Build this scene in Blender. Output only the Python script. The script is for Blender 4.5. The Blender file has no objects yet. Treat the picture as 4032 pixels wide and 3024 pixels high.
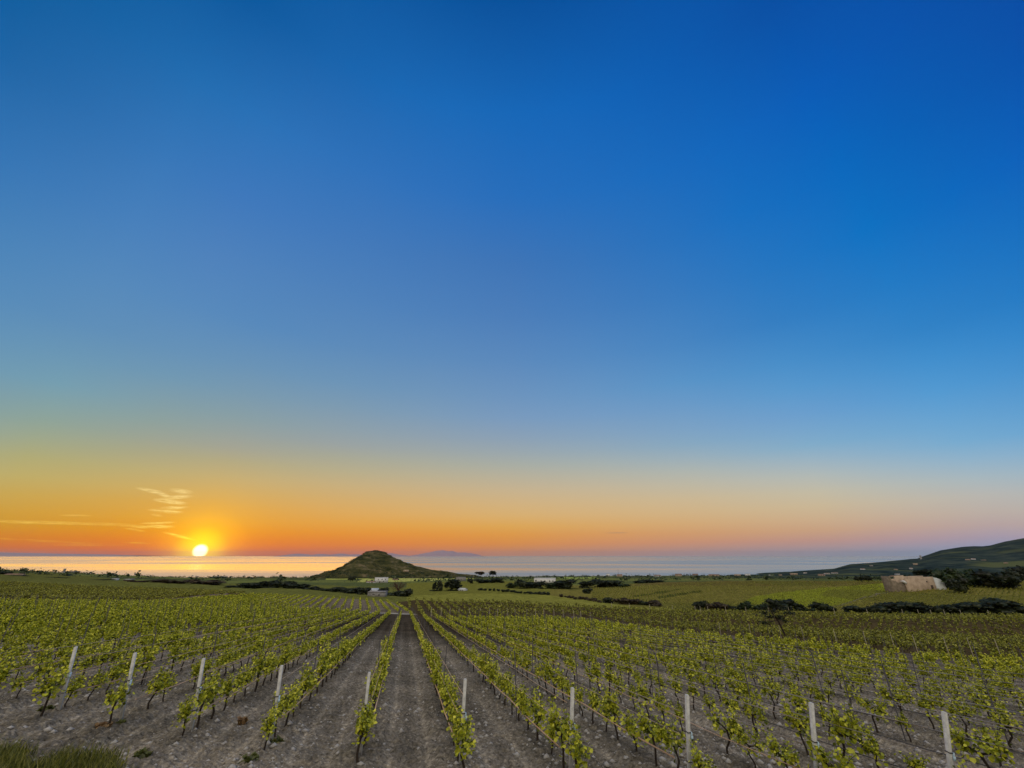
import bpy, math, random
import numpy as np
from math import radians as RAD
random.seed(7); RNG = np.random.default_rng(11)
S = bpy.context.scene
COL = S.collection

# ------------------------------------------------------------------ camera
FPX, W0, H0 = 1620.0, 4032.0, 3024.0
PITCH = math.atan(675.0 / FPX)
CP, SP = math.cos(PITCH), math.sin(PITCH)
cam = bpy.data.cameras.new('camera'); cam_o = bpy.data.objects.new('camera', cam); COL.objects.link(cam_o)
cam.sensor_width = 36.0; cam.lens = 36.0 * FPX / W0; cam.clip_start = 0.1; cam.clip_end = 200000
cam_o.location = (0, 0, 0); cam_o.rotation_euler = (math.pi / 2 + PITCH, 0, 0)
S.camera = cam_o
S.view_settings.view_transform = 'Standard'; S.view_settings.look = 'None'
S.view_settings.exposure = 0.0; S.view_settings.gamma = 1.0
S.render.engine = 'CYCLES'
S.cycles.max_bounces = 6; S.cycles.diffuse_bounces = 3; S.cycles.transmission_bounces = 3; S.cycles.glossy_bounces = 2
S.cycles.volume_bounces = 0; S.cycles.sample_clamp_indirect = 4.0

def s2l(c):
    return tuple((x / 255 / 12.92) if x / 255 <= .04045 else ((x / 255 + .055) / 1.055) ** 2.4 for x in c)

def r_of(py): return math.tan(math.atan((py - 1512) / FPX) - PITCH)       # fall per metre forward seen at a height in the view
def dir_of(px, py):
    a, b = (px - 2016) / FPX, (py - 1512) / FPX
    d = np.array([a, CP + b * SP, SP - b * CP]); d /= np.linalg.norm(d)
    return d
def azel(px, py):
    d = dir_of(px, py); return math.degrees(math.atan2(d[0], d[1])), math.degrees(math.asin(d[2]))

# ------------------------------------------------------------------ node helper
class NT:
    def __init__(self, tree): self.t = tree; self.n = tree.nodes; self.l = tree.links
    def new(self, typ, **kw):
        nd = self.n.new(typ)
        for k, v in kw.items(): setattr(nd, k, v)
        return nd
    def put(self, sock, v):
        if isinstance(v, bpy.types.NodeSocket): self.l.new(v, sock)
        elif v is not None: sock.default_value = v
    def m(self, op, a, b=None, c=None, clamp=False):
        nd = self.new('ShaderNodeMath', operation=op); nd.use_clamp = clamp
        self.put(nd.inputs[0], a); self.put(nd.inputs[1], b); self.put(nd.inputs[2], c)
        return nd.outputs[0]
    def mix(self, f, a, b, blend='MIX'):
        nd = self.new('ShaderNodeMix', data_type='RGBA', blend_type=blend)
        self.put(nd.inputs[0], f)
        for s, v in ((nd.inputs[6], a), (nd.inputs[7], b)):
            self.put(s, v if isinstance(v, bpy.types.NodeSocket) else (*v, 1)[:4])
        return nd.outputs[2]
    def ramp(self, f, stops, interp='LINEAR'):
        nd = self.new('ShaderNodeValToRGB'); cr = nd.color_ramp; cr.interpolation = interp
        while len(cr.elements) < len(stops): cr.elements.new(0.5)
        for e, (p, c) in zip(cr.elements, stops): e.position = p
        for e, (p, c) in zip(cr.elements, stops): e.color = (*c, 1)
        self.put(nd.inputs[0], f); return nd.outputs[0]
    def rng(self, v, a, b, c=0.0, d=1.0, smooth=False):
        nd = self.new('ShaderNodeMapRange'); nd.interpolation_type = 'SMOOTHSTEP' if smooth else 'LINEAR'
        self.put(nd.inputs[0], v)
        for i, x in enumerate((a, b, c, d)): self.put(nd.inputs[i + 1], x)
        return nd.outputs[0]
    def noise(self, vec, scale, detail=4, rough=.55, out=0):
        nd = self.new('ShaderNodeTexNoise'); self.put(nd.inputs['Vector'], vec)
        nd.inputs['Scale'].default_value = scale; nd.inputs['Detail'].default_value = detail; nd.inputs['Roughness'].default_value = rough
        return nd.outputs[out]

# ------------------------------------------------------------------ sky
SUN_AZ, SUN_EL = azel(788, 2170)
SKY_X = [0, 800, 2016, 3200, 4032]
SKY = {
    0:    [(0, 90, 155), (0, 88, 158), (0, 80, 156), (0, 78, 165), (0, 74, 162)],
    400:  [(36, 110, 176), (36, 113, 181), (14, 102, 183), (0, 93, 186), (0, 88, 184)],
    800:  [(65, 130, 185), (65, 122, 188), (38, 110, 187), (0, 109, 193), (0, 109, 191)],
    1000: [(80, 138, 188), (78, 130, 188), (58, 115, 182), (14, 115, 194), (0, 118, 197)],
    1300: [(98, 145, 182), (90, 140, 188), (78, 128, 186), (48, 127, 195), (46, 133, 201)],
    1500: [(115, 160, 178), (114, 152, 178), (98, 143, 190), (78, 150, 206), (68, 150, 212)],
    1650: [(142, 165, 152), (140, 160, 160), (122, 155, 190), (110, 160, 206), (98, 165, 212)],
    1750: [(165, 170, 130), (162, 163, 148), (145, 163, 178), (128, 172, 202), (118, 172, 210)],
    1800: [(178, 172, 116), (176, 168, 130), (160, 170, 170), (150, 178, 196), (136, 177, 206)],
    1850: [(188, 175, 110), (190, 172, 120), (175, 176, 160), (172, 184, 186), (155, 182, 198)],
    1900: [(197, 172, 95), (204, 174, 108), (192, 178, 150), (186, 188, 176), (170, 184, 190)],
    1950: [(204, 166, 78), (214, 170, 88), (205, 180, 138), (200, 188, 160), (182, 182, 180)],
    2000: [(210, 160, 60), (226, 166, 66), (214, 178, 122), (205, 184, 148), (186, 178, 172)],
    2040: [(210, 158, 50), (232, 162, 50), (220, 176, 108), (206, 176, 140), (184, 168, 165)],
    2080: [(212, 146, 18), (238, 152, 22), (224, 165, 75), (205, 165, 125), (178, 160, 166)],
    2110: [(218, 132, 8), (240, 138, 6), (224, 152, 66), (198, 152, 128), (165, 155, 175)],
    2140: [(222, 116, 2), (240, 122, 0), (220, 142, 66), (188, 145, 136), (148, 155, 184)],
    2178: [(214, 100, 8), (230, 90, 0), (200, 130, 90), (150, 148, 160), (125, 158, 192)],
    2190: [(185, 105, 60), (190, 80, 30), (188, 133, 105), (150, 150, 165), (128, 158, 192)],
}
SKY_Y = sorted(SKY)
SKY_L = np.array([[s2l(c) for c in SKY[y]] for y in SKY_Y])
def sky_at(az, el):
    a, e = RAD(az), RAD(el)
    d = (math.sin(a) * math.cos(e), math.cos(a) * math.cos(e), math.sin(e))
    dep = max(d[1] * CP + d[2] * SP, .15); v = (d[1] * SP - d[2] * CP) / dep
    px = min(max(2016 + FPX * d[0] / dep, 0), 4032); py = min(max(1512 + FPX * v, 0), 2190)
    cols = [np.interp(py, SKY_Y, SKY_L[:, j, k]) for j in range(5) for k in range(3)]
    return tuple(np.interp(px, SKY_X, [cols[j * 3 + k] for j in range(5)]) for k in range(3))
world = bpy.data.worlds.new("World"); S.world = world; world.use_nodes = True
w = NT(world.node_tree); w.n.clear()
geo = w.new('ShaderNodeTexCoord'); sep = w.new('ShaderNodeSeparateXYZ'); w.l.new(geo.outputs['Generated'], sep.inputs[0])
dx, dy, dz = sep.outputs
el = w.m('MULTIPLY', w.m('ARCSINE', dz), 180 / math.pi)
az = w.m('MULTIPLY', w.m('ARCTAN2', dx, dy), 180 / math.pi)
fac = w.m('SQRT', w.m('DIVIDE', w.m('MAXIMUM', el, 0.0), 90.0))
ELS = [0, .2, .7, 1.5, 2.5, 3.6, 5, 6.5, 8.2, 9.9, 11.5, 13.2, 15, 18, 21, 26, 32, 39, 47, 56, 66, 90]
AZS = [-66, -50, -42, SUN_AZ, -24, -12, 0, 12, 24, 36, 48, 66]
ZENITH_FILL = (.92, .86, .78)  # unseen overhead sky, brightened to light vines and soil from above
REAR_FILL = [(0, (.44, .39, .34)), (.2, (.58, .51, .42)), (.35, (.76, .68, .57)), (.55, (.98, .89, .76)), (.75, (1.1, 1.02, .88)), (1, ZENITH_FILL)]  # unseen sky behind the camera, brightened as added fill light
cur = None; prev = None
for A in AZS:
    c = w.ramp(fac, [(math.sqrt(e / 90.0), sky_at(A, e)) for e in ELS[:-1]] + [(math.sqrt(80 / 90.0), ZENITH_FILL)])
    cur = c if cur is None else w.mix(w.rng(az, prev, A), cur, c)
    prev = A
rear = w.ramp(fac, REAR_FILL)
absaz = w.m('ABSOLUTE', az)
zen = w.m('SUBTRACT', 1.0, w.rng(el, 60, 80, smooth=True))
cur = w.mix(w.rng(absaz, 72, 112, smooth=True), cur, rear)
# thin clouds, each at its own bearing and height in the sky
gv = w.new('ShaderNodeCombineXYZ'); w.put(gv.inputs[0], w.m('MULTIPLY', az, .55)); w.put(gv.inputs[1], w.m('MULTIPLY', el, 5.5))
cn = w.noise(gv.outputs[0], 1.6, 5, .6)
CLOUDS = [(598, 1933, 40, 6, 9, .9), (645, 1948, 34, 7, 22, .8), (715, 1934, 34, 8, 4, .8), (700, 1957, 40, 7, -8, 1), (672, 1975, 44, 8, 4, 1.1),
          (686, 1999, 36, 6, -6, 1), (655, 2013, 46, 6, 2, 1.1), (617, 2028, 16, 4, 8, .6), (622, 2059, 44, 4, -5, 1), (628, 2073, 40, 6, 0, 1.1),
          (554, 2074, 30, 5, 2, .8), (470, 2069, 80, 3.2, 1, .5), (190, 2058, 190, 5, -1, .55), (300, 2030, 34, 3, -2, .4), (533, 2086, 26, 3, 8, .7),
          (708, 2112, 46, 5, 14, 1.1), (545, 2137, 36, 2.6, 0, .5), (170, 2130, 150, 3, 3, .3), (330, 2146, 90, 2.6, -1, .3)]
tot = None
for (px, py, hw, hh, tilt, amp) in CLOUDS:
    a0, e0 = azel(px, py); k = 57.3 / FPX * .82
    ct, st = math.cos(RAD(-tilt)), math.sin(RAD(-tilt))
    A = w.m('SUBTRACT', az, a0); B = w.m('SUBTRACT', el, e0)
    p = w.m('DIVIDE', w.m('ADD', w.m('MULTIPLY', A, ct), w.m('MULTIPLY', B, st)), hw * k)
    q = w.m('DIVIDE', w.m('SUBTRACT', w.m('MULTIPLY', B, ct), w.m('MULTIPLY', A, st)), hh * k)
    d2 = w.m('ADD', w.m('MULTIPLY', p, p), w.m('MULTIPLY', q, q))
    g = w.m('MULTIPLY', w.rng(d2, 1.5, .1), amp)
    tot = g if tot is None else w.m('MAXIMUM', tot, g)
cm = w.m('MULTIPLY', tot, w.rng(cn, .36, .62), clamp=True)
cur = w.mix(cm, cur, w.ramp(w.rng(el, 1.0, 6.0), [(0, (1.0, .62, .02)), (1, (.98, .74, .28))]))
a0, e0 = azel(2430, 2098)
dd = w.m('ADD', w.m('POWER', w.m('ABSOLUTE', w.m('DIVIDE', w.m('SUBTRACT', az, a0), 1.7)), 2), w.m('POWER', w.m('ABSOLUTE', w.m('DIVIDE', w.m('SUBTRACT', el, e0), .07)), 2))
cur = w.mix(w.m('MULTIPLY', w.rng(dd, 1, 0), .55), cur, (.33, .20, .17))
# sun disc and the bright air round it
sx, sy, sz = dir_of(788, 2170)
dot = w.new('ShaderNodeVectorMath', operation='DOT_PRODUCT'); w.l.new(geo.outputs['Generated'], dot.inputs[0]); dot.inputs[1].default_value = (sx, sy, sz)
ang = w.m('MULTIPLY', w.m('ARCCOSINE', w.m('MINIMUM', dot.outputs['Value'], 1.0)), 180 / math.pi)
glow = w.ramp(w.rng(ang, 0, 14), [(0, (1, .95, .0)), (.09, (.80, .70, .0)), (.18, (.30, .18, 0)), (.34, (.07, .035, 0)), (.6, (.012, .006, 0)), (1, (0, 0, 0))], 'B_SPLINE')
cur = w.mix(1.0, cur, glow, 'ADD')
disc = w.m('MULTIPLY', w.rng(ang, .78, .42, smooth=True), 1.8)
cur = w.mix(1.0, cur, w.mix(disc, (0, 0, 0), (1, 1, 1)), 'ADD') if False else cur
dc = w.new('ShaderNodeVectorMath', operation='SCALE'); dc.inputs[0].default_value = (1.0, .96, .75); w.put(dc.inputs['Scale'], disc)
cur = w.mix(1.0, cur, dc.outputs[0], 'ADD')
bg = w.new('ShaderNodeBackground'); w.l.new(cur, bg.inputs[0]); bg.inputs[1].default_value = 1.0
wo = w.new('ShaderNodeOutputWorld'); w.l.new(bg.outputs[0], wo.inputs[0])

# ------------------------------------------------------------------ sun
sun = bpy.data.lights.new('sun', 'SUN'); sun.energy = .40; sun.color = (1.0, .46, .03); sun.angle = RAD(36)
so = bpy.data.objects.new('sun', sun); COL.objects.link(so)
SE = 7.0
so.rotation_euler = (RAD(90 - SE), 0, RAD(180) - RAD(SUN_AZ))

# ------------------------------------------------------------------ mesh helpers
def mesh_np(name, V, polys, mats=(), mi=None, smooth=False):
    """polys: list of (n,k) int arrays"""
    me = bpy.data.meshes.new(name); V = np.asarray(V, dtype=np.float32)
    me.vertices.add(len(V)); me.vertices.foreach_set('co', V.ravel())
    polys = [np.asarray(p, dtype=np.int32) for p in polys if len(p)]
    tot = np.concatenate([np.full(len(p), p.shape[1], dtype=np.int32) for p in polys])
    loops = np.concatenate([p.ravel() for p in polys])
    st = np.concatenate([[0], np.cumsum(tot)[:-1]]).astype(np.int32)
    me.loops.add(len(loops)); me.loops.foreach_set('vertex_index', loops)
    me.polygons.add(len(tot)); me.polygons.foreach_set('loop_start', st); me.polygons.foreach_set('loop_total', tot)
    for m in mats: me.materials.append(m)
    if mi is not None: me.polygons.foreach_set('material_index', np.asarray(mi, dtype=np.int32))
    if smooth: me.polygons.foreach_set('use_smooth', np.ones(len(tot), dtype=bool))
    me.update(calc_edges=True); me.validate()
    return me
def link(name, me, parent=None, loc=None, rz=0, sc=None):
    o = bpy.data.objects.new(name, me); COL.objects.link(o)
    if parent is not None: o.parent = parent
    if loc is not None: o.location = loc
    if rz: o.rotation_euler = (0, 0, rz)
    if sc is not None: o.scale = sc
    return o
def tag(o, label=None, cat=None, group=None, kind=None):
    if label: o['label'] = label
    if cat: o['category'] = cat
    if group: o['group'] = group
    if kind: o['kind'] = kind
    return o
def structure(o): o['kind'] = 'structure'; return o
class MB:
    """collects boxes, tubes, lathes into one mesh"""
    def __init__(self): self.V = []; self.P4 = []; self.P3 = []; self.n = 0
    def add(self, V, quads=(), tris=()):
        self.V.append(np.asarray(V, float)); self.P4 += [[i + self.n for i in q] for q in quads]; self.P3 += [[i + self.n for i in q] for q in tris]; self.n += len(V)
    def box(self, x0, x1, y0, y1, z0, z1):
        self.add([(x, y, z) for z in (z0, z1) for y in (y0, y1) for x in (x0, x1)],
                 [(0, 2, 3, 1), (4, 5, 7, 6), (0, 1, 5, 4), (2, 6, 7, 3), (0, 4, 6, 2), (1, 3, 7, 5)])
    def tube(self, pts, rad, n=6, cap=True):
        pts = np.asarray(pts, float); k = len(pts); rad = np.broadcast_to(rad, k)
        rings = []
        for i in range(k):
            t = pts[min(i + 1, k - 1)] - pts[max(i - 1, 0)]; t /= np.linalg.norm(t) + 1e-9
            a = np.cross(t, (0, 0, 1)) if abs(t[2]) < .9 else np.cross(t, (1, 0, 0)); a /= np.linalg.norm(a); b = np.cross(t, a)
            an = np.arange(n) * 2 * math.pi / n
            rings.append(pts[i] + rad[i] * (np.cos(an)[:, None] * a + np.sin(an)[:, None] * b))
        q = [(i * n + j, i * n + (j + 1) % n, (i + 1) * n + (j + 1) % n, (i + 1) * n + j) for i in range(k - 1) for j in range(n)]
        self.add(np.concatenate(rings), q)
        if cap:
            for r0 in (0, (k - 1) * n):
                base = self.n - k * n + r0
                self.P3 += [[base, base + j, base + j + 1] for j in range(1, n - 1)]
    def build(self, name, mat):
        P = [np.array(self.P4, dtype=np.int32).reshape(-1, 4), np.array(self.P3, dtype=np.int32).reshape(-1, 3)]
        return mesh_np(name, np.concatenate(self.V), P, [mat])
def part(name, mb, mat, parent): return link(name, mb.build(name, mat), parent)
def empty(name, loc, rz=0):
    o = bpy.data.objects.new(name, None); COL.objects.link(o); o.location = loc; o.rotation_euler = (0, 0, rz); o.empty_display_size = .3; return o

# ------------------------------------------------------------------ materials
def mat_basic(name, c0, c1=None, scale=6.0, rough=.85, bump=0.0, metal=0.0, spec=.3, detail=5):
    m = bpy.data.materials.new(name); m.use_nodes = True; t = NT(m.node_tree); b = t.n['Principled BSDF']
    tc = t.new('ShaderNodeTexCoord').outputs['Object']
    n = t.noise(tc, scale, detail)
    t.put(b.inputs['Base Color'], t.mix(t.rng(n, .3, .7), c0, c1 or tuple(x * .7 for x in c0)))
    b.inputs['Roughness'].default_value = rough; b.inputs['Metallic'].default_value = metal
    b.inputs['Specular IOR Level'].default_value = spec
    if bump:
        bn = t.new('ShaderNodeBump'); bn.inputs['Strength'].default_value = bump; bn.inputs['Distance'].default_value = .05
        t.l.new(t.noise(tc, scale * 4, 4), bn.inputs['Height']); t.l.new(bn.outputs[0], b.inputs['Normal'])
    return m
def mat_leaf(name, stops, trans=.32):
    m = bpy.data.materials.new(name); m.use_nodes = True; t = NT(m.node_tree); t.n.clear()
    g = t.new('ShaderNodeNewGeometry')
    c = t.ramp(g.outputs['Random Per Island'], stops)
    d = t.new('ShaderNodeBsdfDiffuse'); tr = t.new('ShaderNodeBsdfTranslucent'); gl = t.new('ShaderNodeBsdfGlossy')
    gl.inputs['Roughness'].default_value = .45
    t.l.new(c, d.inputs[0]); t.l.new(c, tr.inputs[0])
    mx = t.new('ShaderNodeMixShader'); mx.inputs[0].default_value = trans; t.l.new(d.outputs[0], mx.inputs[1]); t.l.new(tr.outputs[0], mx.inputs[2])
    m2 = t.new('ShaderNodeMixShader'); m2.inputs[0].default_value = .04; t.l.new(mx.outputs[0], m2.inputs[1]); t.l.new(gl.outputs[0], m2.inputs[2])
    o = t.new('ShaderNodeOutputMaterial'); t.l.new(m2.outputs[0], o.inputs[0])
    return m
M_VINE = mat_leaf('vine_leaf', [(0, (.055, .07, .005)), (.3, (.26, .30, .012)), (.7, (.60, .61, .025)), (1, (.88, .84, .09))])
M_VINED = mat_leaf('dark_vine_leaf', [(0, (.05, .045, .014)), (.35, (.18, .18, .025)), (.75, (.40, .41, .04)), (1, (.52, .50, .07))], .35)
M_BARK = mat_basic('vine_bark', (.055, .04, .028), (.02, .014, .01), 30, .95, .4)
M_BUSH = mat_leaf('bush_leaf', [(0, (.010, .014, .006)), (.5, (.020, .030, .010)), (1, (.045, .055, .016))], .15)
M_BUSHG = mat_leaf('green_bush_leaf', [(0, (.012, .024, .008)), (.5, (.028, .050, .012)), (1, (.06, .085, .02))], .2)
M_BUSHR = mat_leaf('brown_bush_leaf', [(0, (.03, .018, .012)), (.5, (.055, .04, .016)), (1, (.09, .065, .025))], .15)
M_TRUNK = mat_basic('tree_bark', (.05, .036, .026), (.02, .014, .01), 8, .95, .4)
M_TWIG = mat_basic('bare_twigs', (.14, .075, .05), (.08, .045, .03), 8, .95)
M_WHITE = mat_basic('white_render', (.72, .72, .72), (.58, .58, .60), .8, .9)
M_POST = mat_basic('weathered_concrete_post', (.66, .66, .64), (.42, .42, .41), 9, .85, .3)
M_STAKE = mat_basic('dark_steel_stake', (.075, .07, .068), (.045, .04, .04), 14, .6, .1)
M_PALEST = mat_basic('pale_wood_stake', (.42, .38, .28), (.28, .24, .17), 12, .9)
M_CLIP = mat_basic('blue_white_plastic', (.50, .66, .78), (.42, .58, .72), 20, .4)
M_HOSE = mat_basic('tan_hose', (.66, .44, .28), (.50, .32, .20), 6, .45, 0, 0, .6)  # even tan for the left and middle hoses
M_WIRE = mat_basic('galvanised_wire', (.46, .40, .34), (.34, .30, .26), 10, .4, 0, .5)
M_STONE = mat_basic('grey_stone_wall', (.30, .29, .28), (.17, .165, .16), 1.2, .95, .6)
M_RUIN = mat_basic('tan_stone_wall', (.50, .39, .29), (.28, .21, .15), .35, .95, .6)
M_OLDW = mat_basic('dark_old_masonry', (.24, .19, .14), (.12, .10, .07), .9, .95, .6)
M_TAN = mat_basic('tan_render', (.48, .37, .27), (.38, .29, .21), .7, .9)
M_ROOFP = mat_basic('pale_sheet_roof', (.55, .58, .58), (.42, .45, .46), .7, .6)
M_ROOFT = mat_basic('old_tile_roof', (.26, .16, .12), (.17, .10, .08), 1.0, .9, .3)
M_DARKW = mat_basic('dark_window', (.03, .032, .038), (.02, .02, .024), 2, .15, 0, 0, .6)
M_DOOR = mat_basic('dark_timber_door', (.07, .05, .035), (.04, .03, .02), 4, .7)
M_ROCK = mat_basic('pale_field_stone', (.52, .50, .47), (.33, .31, .29), 18, .95, .4)
M_GRASS = mat_leaf('grass_blade', [(0, (.03, .035, .008)), (.5, (.13, .15, .015)), (1, (.36, .33, .06))], .35)
M_WEED = mat_leaf('weed_leaf', [(0, (.06, .07, .015)), (.5, (.10, .12, .02)), (1, (.17, .16, .03))], .3)
M_WEEDR = mat_leaf('rusty_weed_leaf', [(0, (.16, .09, .04)), (.5, (.28, .17, .07)), (1, (.36, .24, .10))], .3)

# ------------------------------------------------------------------ terrain
DR = np.array([-.225, .974]); DN = np.array([.974, .225])          # along the rows, across the rows
def plane_z(X, Y):
    s = -.225 * X + .974 * Y; t = .974 * X + .225 * Y
    return -4.43 - .083 * (s - 13.0) - .055 * (t + .65)
NEARY = [60, 85, 104]
COLS = {
    -1.9: [(125, .080), (200, .040), (400, .028), (700, .020), (1000, .016), (1400, .015), (2500, .045), (3500, .05)],
    -1.3: [(125, .085), (220, .050), (400, .037), (700, .029), (1000, .022), (1400, .020), (2500, .042), (3500, .05)],
    -1.0: [(125, .0885), (230, .054), (400, .047), (700, .040), (1000, .0345), (1500, .040), (2300, .0440), (3500, .05)],
    -.7: [(125, .092), (160, .081), (220, .0690), (300, .062), (500, .054), (900, .047), (1500, .046), (2100, .0450), (3500, .05)],
    -.45: [(112, .108), (190, .0735), (260, .067), (400, .060), (700, .0505), (900, .0475), (1200, .0465), (2000, .0446), (3500, .05)],
    -.25: [(112, .1135), (187, .0845), (230, .080), (300, .0725), (400, .066), (560, .0580), (700, .0525), (860, .0470), (1200, .0462), (2000, .0442), (3500, .05)],
    -.05: [(108, .1235), (165, .0925), (230, .0760), (300, .070), (450, .0555), (700, .0500), (880, .0470), (1500, .0455), (2060, .0430), (3500, .05)],
    .15: [(110, .128), (170, .0915), (200, .092), (260, .082), (400, .062), (550, .054), (900, .048), (2100, .0420), (3500, .05)],
    .4: [(112, .130), (155, .108), (180, .1125), (230, .096), (280, .074), (350, .0530), (500, .053), (900, .047), (2150, .0408), (3500, .05)],
    .6: [(110, .130), (150, .108), (175, .1135), (225, .096), (275, .074), (350, .0518), (500, .053), (900, .047), (2150, .0405), (3500, .05)],
    .8: [(108, .132), (150, .1135), (172, .118), (215, .096), (265, .072), (330, .0525), (500, .053), (900, .046), (2150, .040), (3500, .05)],
    1.0: [(106, .134), (148, .1170), (168, .121), (190, .108), (230, .077), (270, .063), (330, .055), (500, .052), (900, .046), (2150, .040), (3500, .05)],
    1.3: [(106, .136), (148, .1190), (168, .123), (190, .108), (230, .079), (270, .066), (330, .056), (500, .050), (900, .044), (2150, .040), (3500, .05)],
    1.9: [(106, .136), (148, .1190), (168, .121), (190, .106), (230, .079), (270, .066), (330, .056), (500, .050), (900, .044), (2150, .040), (3500, .05)],
}
US = np.array(sorted(COLS)); LY = np.linspace(math.log(20), math.log(3500), 360)
TAB = []
for u in US:
    pts = [(y, -plane_z(u * y, y) / y) for y in [20, 30, 42] + NEARY if y < COLS[u][0][0]] + COLS[u]
    ly = np.log([p[0] for p in pts]); r = np.array([p[1] for p in pts])
    v = np.interp(LY, ly, r)
    k = np.hanning(13); k /= k.sum(); v2 = np.convolve(np.pad(v, 6, 'edge'), k, 'valid')
    TAB.append(v2)
TAB = np.array(TAB)
# smooth between the columns
UF = np.linspace(-1.9, 1.9, 153); TF = np.array([np.interp(UF, US, TAB[:, j]) for j in range(len(LY))]).T
k = np.hanning(9); k /= k.sum()
TF = np.array([np.convolve(np.pad(TF[:, j], 4, 'edge'), k, 'valid') for j in range(len(LY))]).T
def sst(a, b, x): q = np.clip((x - a) / (b - a), 0, 1); return q * q * (3 - 2 * q)
def ground(X, Y):
    X = np.asarray(X, float); Y = np.asarray(Y, float)
    Ys = np.maximum(Y, .5); u = np.clip(X / Ys, -1.9, 1.9)
    iu = np.clip((u + 1.9) / 3.8 * 152, 0, 151.999); il = np.clip((np.log(np.maximum(Ys, 20)) - LY[0]) / (LY[-1] - LY[0]) * 359, 0, 358.999)
    a = iu.astype(int); b = il.astype(int); fa = iu - a; fb = il - b
    R = TF[a, b] * (1 - fa) * (1 - fb) + TF[a + 1, b] * fa * (1 - fb) + TF[a, b + 1] * (1 - fa) * fb + TF[a + 1, b + 1] * fa * fb
    zf = -Ys * R; zp = plane_z(X, Y)
    wgt = sst(45, 100, Y); z = zp * (1 - wgt) + zf * wgt
    bank = -1.65 - np.maximum(Y - 2.5, 0) * .52
    bank = bank + 1.75 * np.exp(-((X + 11.6) / 3.0) ** 2 - ((Y - 10.4) / 1.3) ** 2)
    hi = np.maximum(z, bank); d = np.abs(z - bank); hi = hi + .12 * np.exp(-(d / .35) ** 2)
    return np.where(Y < 14, hi, z)
def gz(X, Y): return float(ground(np.array([X]), np.array([Y]))[0])
def project(X, Y, Z):
    d = Y * CP + Z * SP; d = np.where(np.abs(d) < 1e-6, 1e-6, d)
    return 2016 + FPX * X / d, 1512 + FPX * (Y * SP - Z * CP) / d
def spot(px, Y, py=None):
    """ground point at forward distance Y on the bearing of px"""
    X = 0.0
    for _ in range(8):
        z = gz(X, Y); X = (px - 2016) / FPX * (Y * CP + z * SP)
    return X, Y, gz(X, Y)
def spot_py(px, py, y0=12, y1=2300):
    r = r_of(py); Y = y0
    while Y < y1:
        X = (px - 2016) / FPX * Y * (CP - r * SP)
        if -gz(X, Y) / Y <= r: break
        Y *= 1.01
    return X, Y, gz(X, Y)
def vnoise(x, y, seed=0):
    xi = np.floor(x).astype(np.int64); yi = np.floor(y).astype(np.int64); fx = x - xi; fy = y - yi
    fx = fx * fx * (3 - 2 * fx); fy = fy * fy * (3 - 2 * fy)
    def h(a, b):
        n = (a * 374761393 + b * 668265263 + seed * 1442695041) & 0x7fffffff
        n = ((n ^ (n >> 13)) * 1274126177) & 0x7fffffff
        return ((n ^ (n >> 16)) & 0xffff) / 65535.0
    return (h(xi, yi) * (1 - fx) + h(xi + 1, yi) * fx) * (1 - fy) + (h(xi, yi + 1) * (1 - fx) + h(xi + 1, yi + 1) * fx) * fy

# rows of the near vineyard: where each row begins
def row_base(i):
    if i < -6: q = row_base(-6); return (q[0] + 2.45 * (i + 6), q[1] - (.489 + .5) * (i + 6))
    if i > 12: q = row_base(12); return (q[0] + 2.45 * (i - 12), q[1] - .05 * (i - 12))
    return (-13.43 + 2.45 * i, 14.46 - .489 * i + .026 * (i - 4.5) ** 2)
def row_t(i): x, y = row_base(i); return .974 * x + .225 * y
ROW_T = {i: row_t(i) for i in range(0, 10)}
for i in range(10, 60): ROW_T[i] = ROW_T[9] + 2.28 * (i - 9)
for i in range(-1, -90, -1): ROW_T[i] = ROW_T[0] + 2.27 * i
def bend(Y): return -.1076 * np.where(Y < 96, 0, np.where(Y < 118, (np.maximum(Y, 96) - 96) ** 2 / 44, Y - 107))
def row_point(i, s):
    t = ROW_T[i]; X = t * .974 - s * .225; Y = t * .225 + s * .974
    return X + bend(Y), Y

# outlines of the fields, as seen from the terrace, laid on the land
LIGHT_TOP = [(-4000, 2371), (590, 2374), (805, 2354), (1000, 2341), (1300, 2353), (1430, 2361), (1540, 2370), (1605, 2402), (1668, 2434), (1800, 2437), (2210, 2437), (2297, 2448), (2365, 2457), (2523, 2480), (2688, 2503), (3035, 2530), (3520, 2582), (3720, 2606), (4032, 2618), (7000, 2700)]
CREST = [(-4000, 2286), (0, 2295), (400, 2315), (700, 2324), (900, 2334), (1000, 2341), (1560, 2371), (1640, 2362), (1800, 2370), (2000, 2372), (2300, 2392), (2745, 2411), (3400, 2425), (7000, 2456)]
STRIP = [(1600, 2350), (1800, 2335), (2165, 2344), (2365, 2371), (2500, 2390), (2745, 2403)]
def pl(poly, x): return np.interp(x, [p[0] for p in poly], [p[1] for p in poly])
def inpoly(poly, x, y):
    r = np.zeros(x.shape, bool); n = len(poly)
    for i in range(n):
        (x0, y0), (x1, y1) = poly[i], poly[(i + 1) % n]
        if y0 == y1: continue
        c = ((y0 > y) != (y1 > y)) & (x < (x1 - x0) * (y - y0) / (y1 - y0) + x0); r ^= c
    return r
YS = np.concatenate([np.geomspace(.8, 9, 60)[:-1], np.geomspace(9, 48, 520)[:-1], np.geomspace(48, 400, 420)[:-1], np.geomspace(400, 3300, 170)])
UU = np.concatenate([np.linspace(-1.9, -1.26, 60)[:-1], np.linspace(-1.26, 1.26, 820)[:-1], np.linspace(1.26, 1.9, 60)])
GY, GU = np.meshgrid(YS, UU, indexing='ij'); GX = GU * GY
GZ = ground(GX, GY)
PX, PY = project(GX, GY, GZ)
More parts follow.
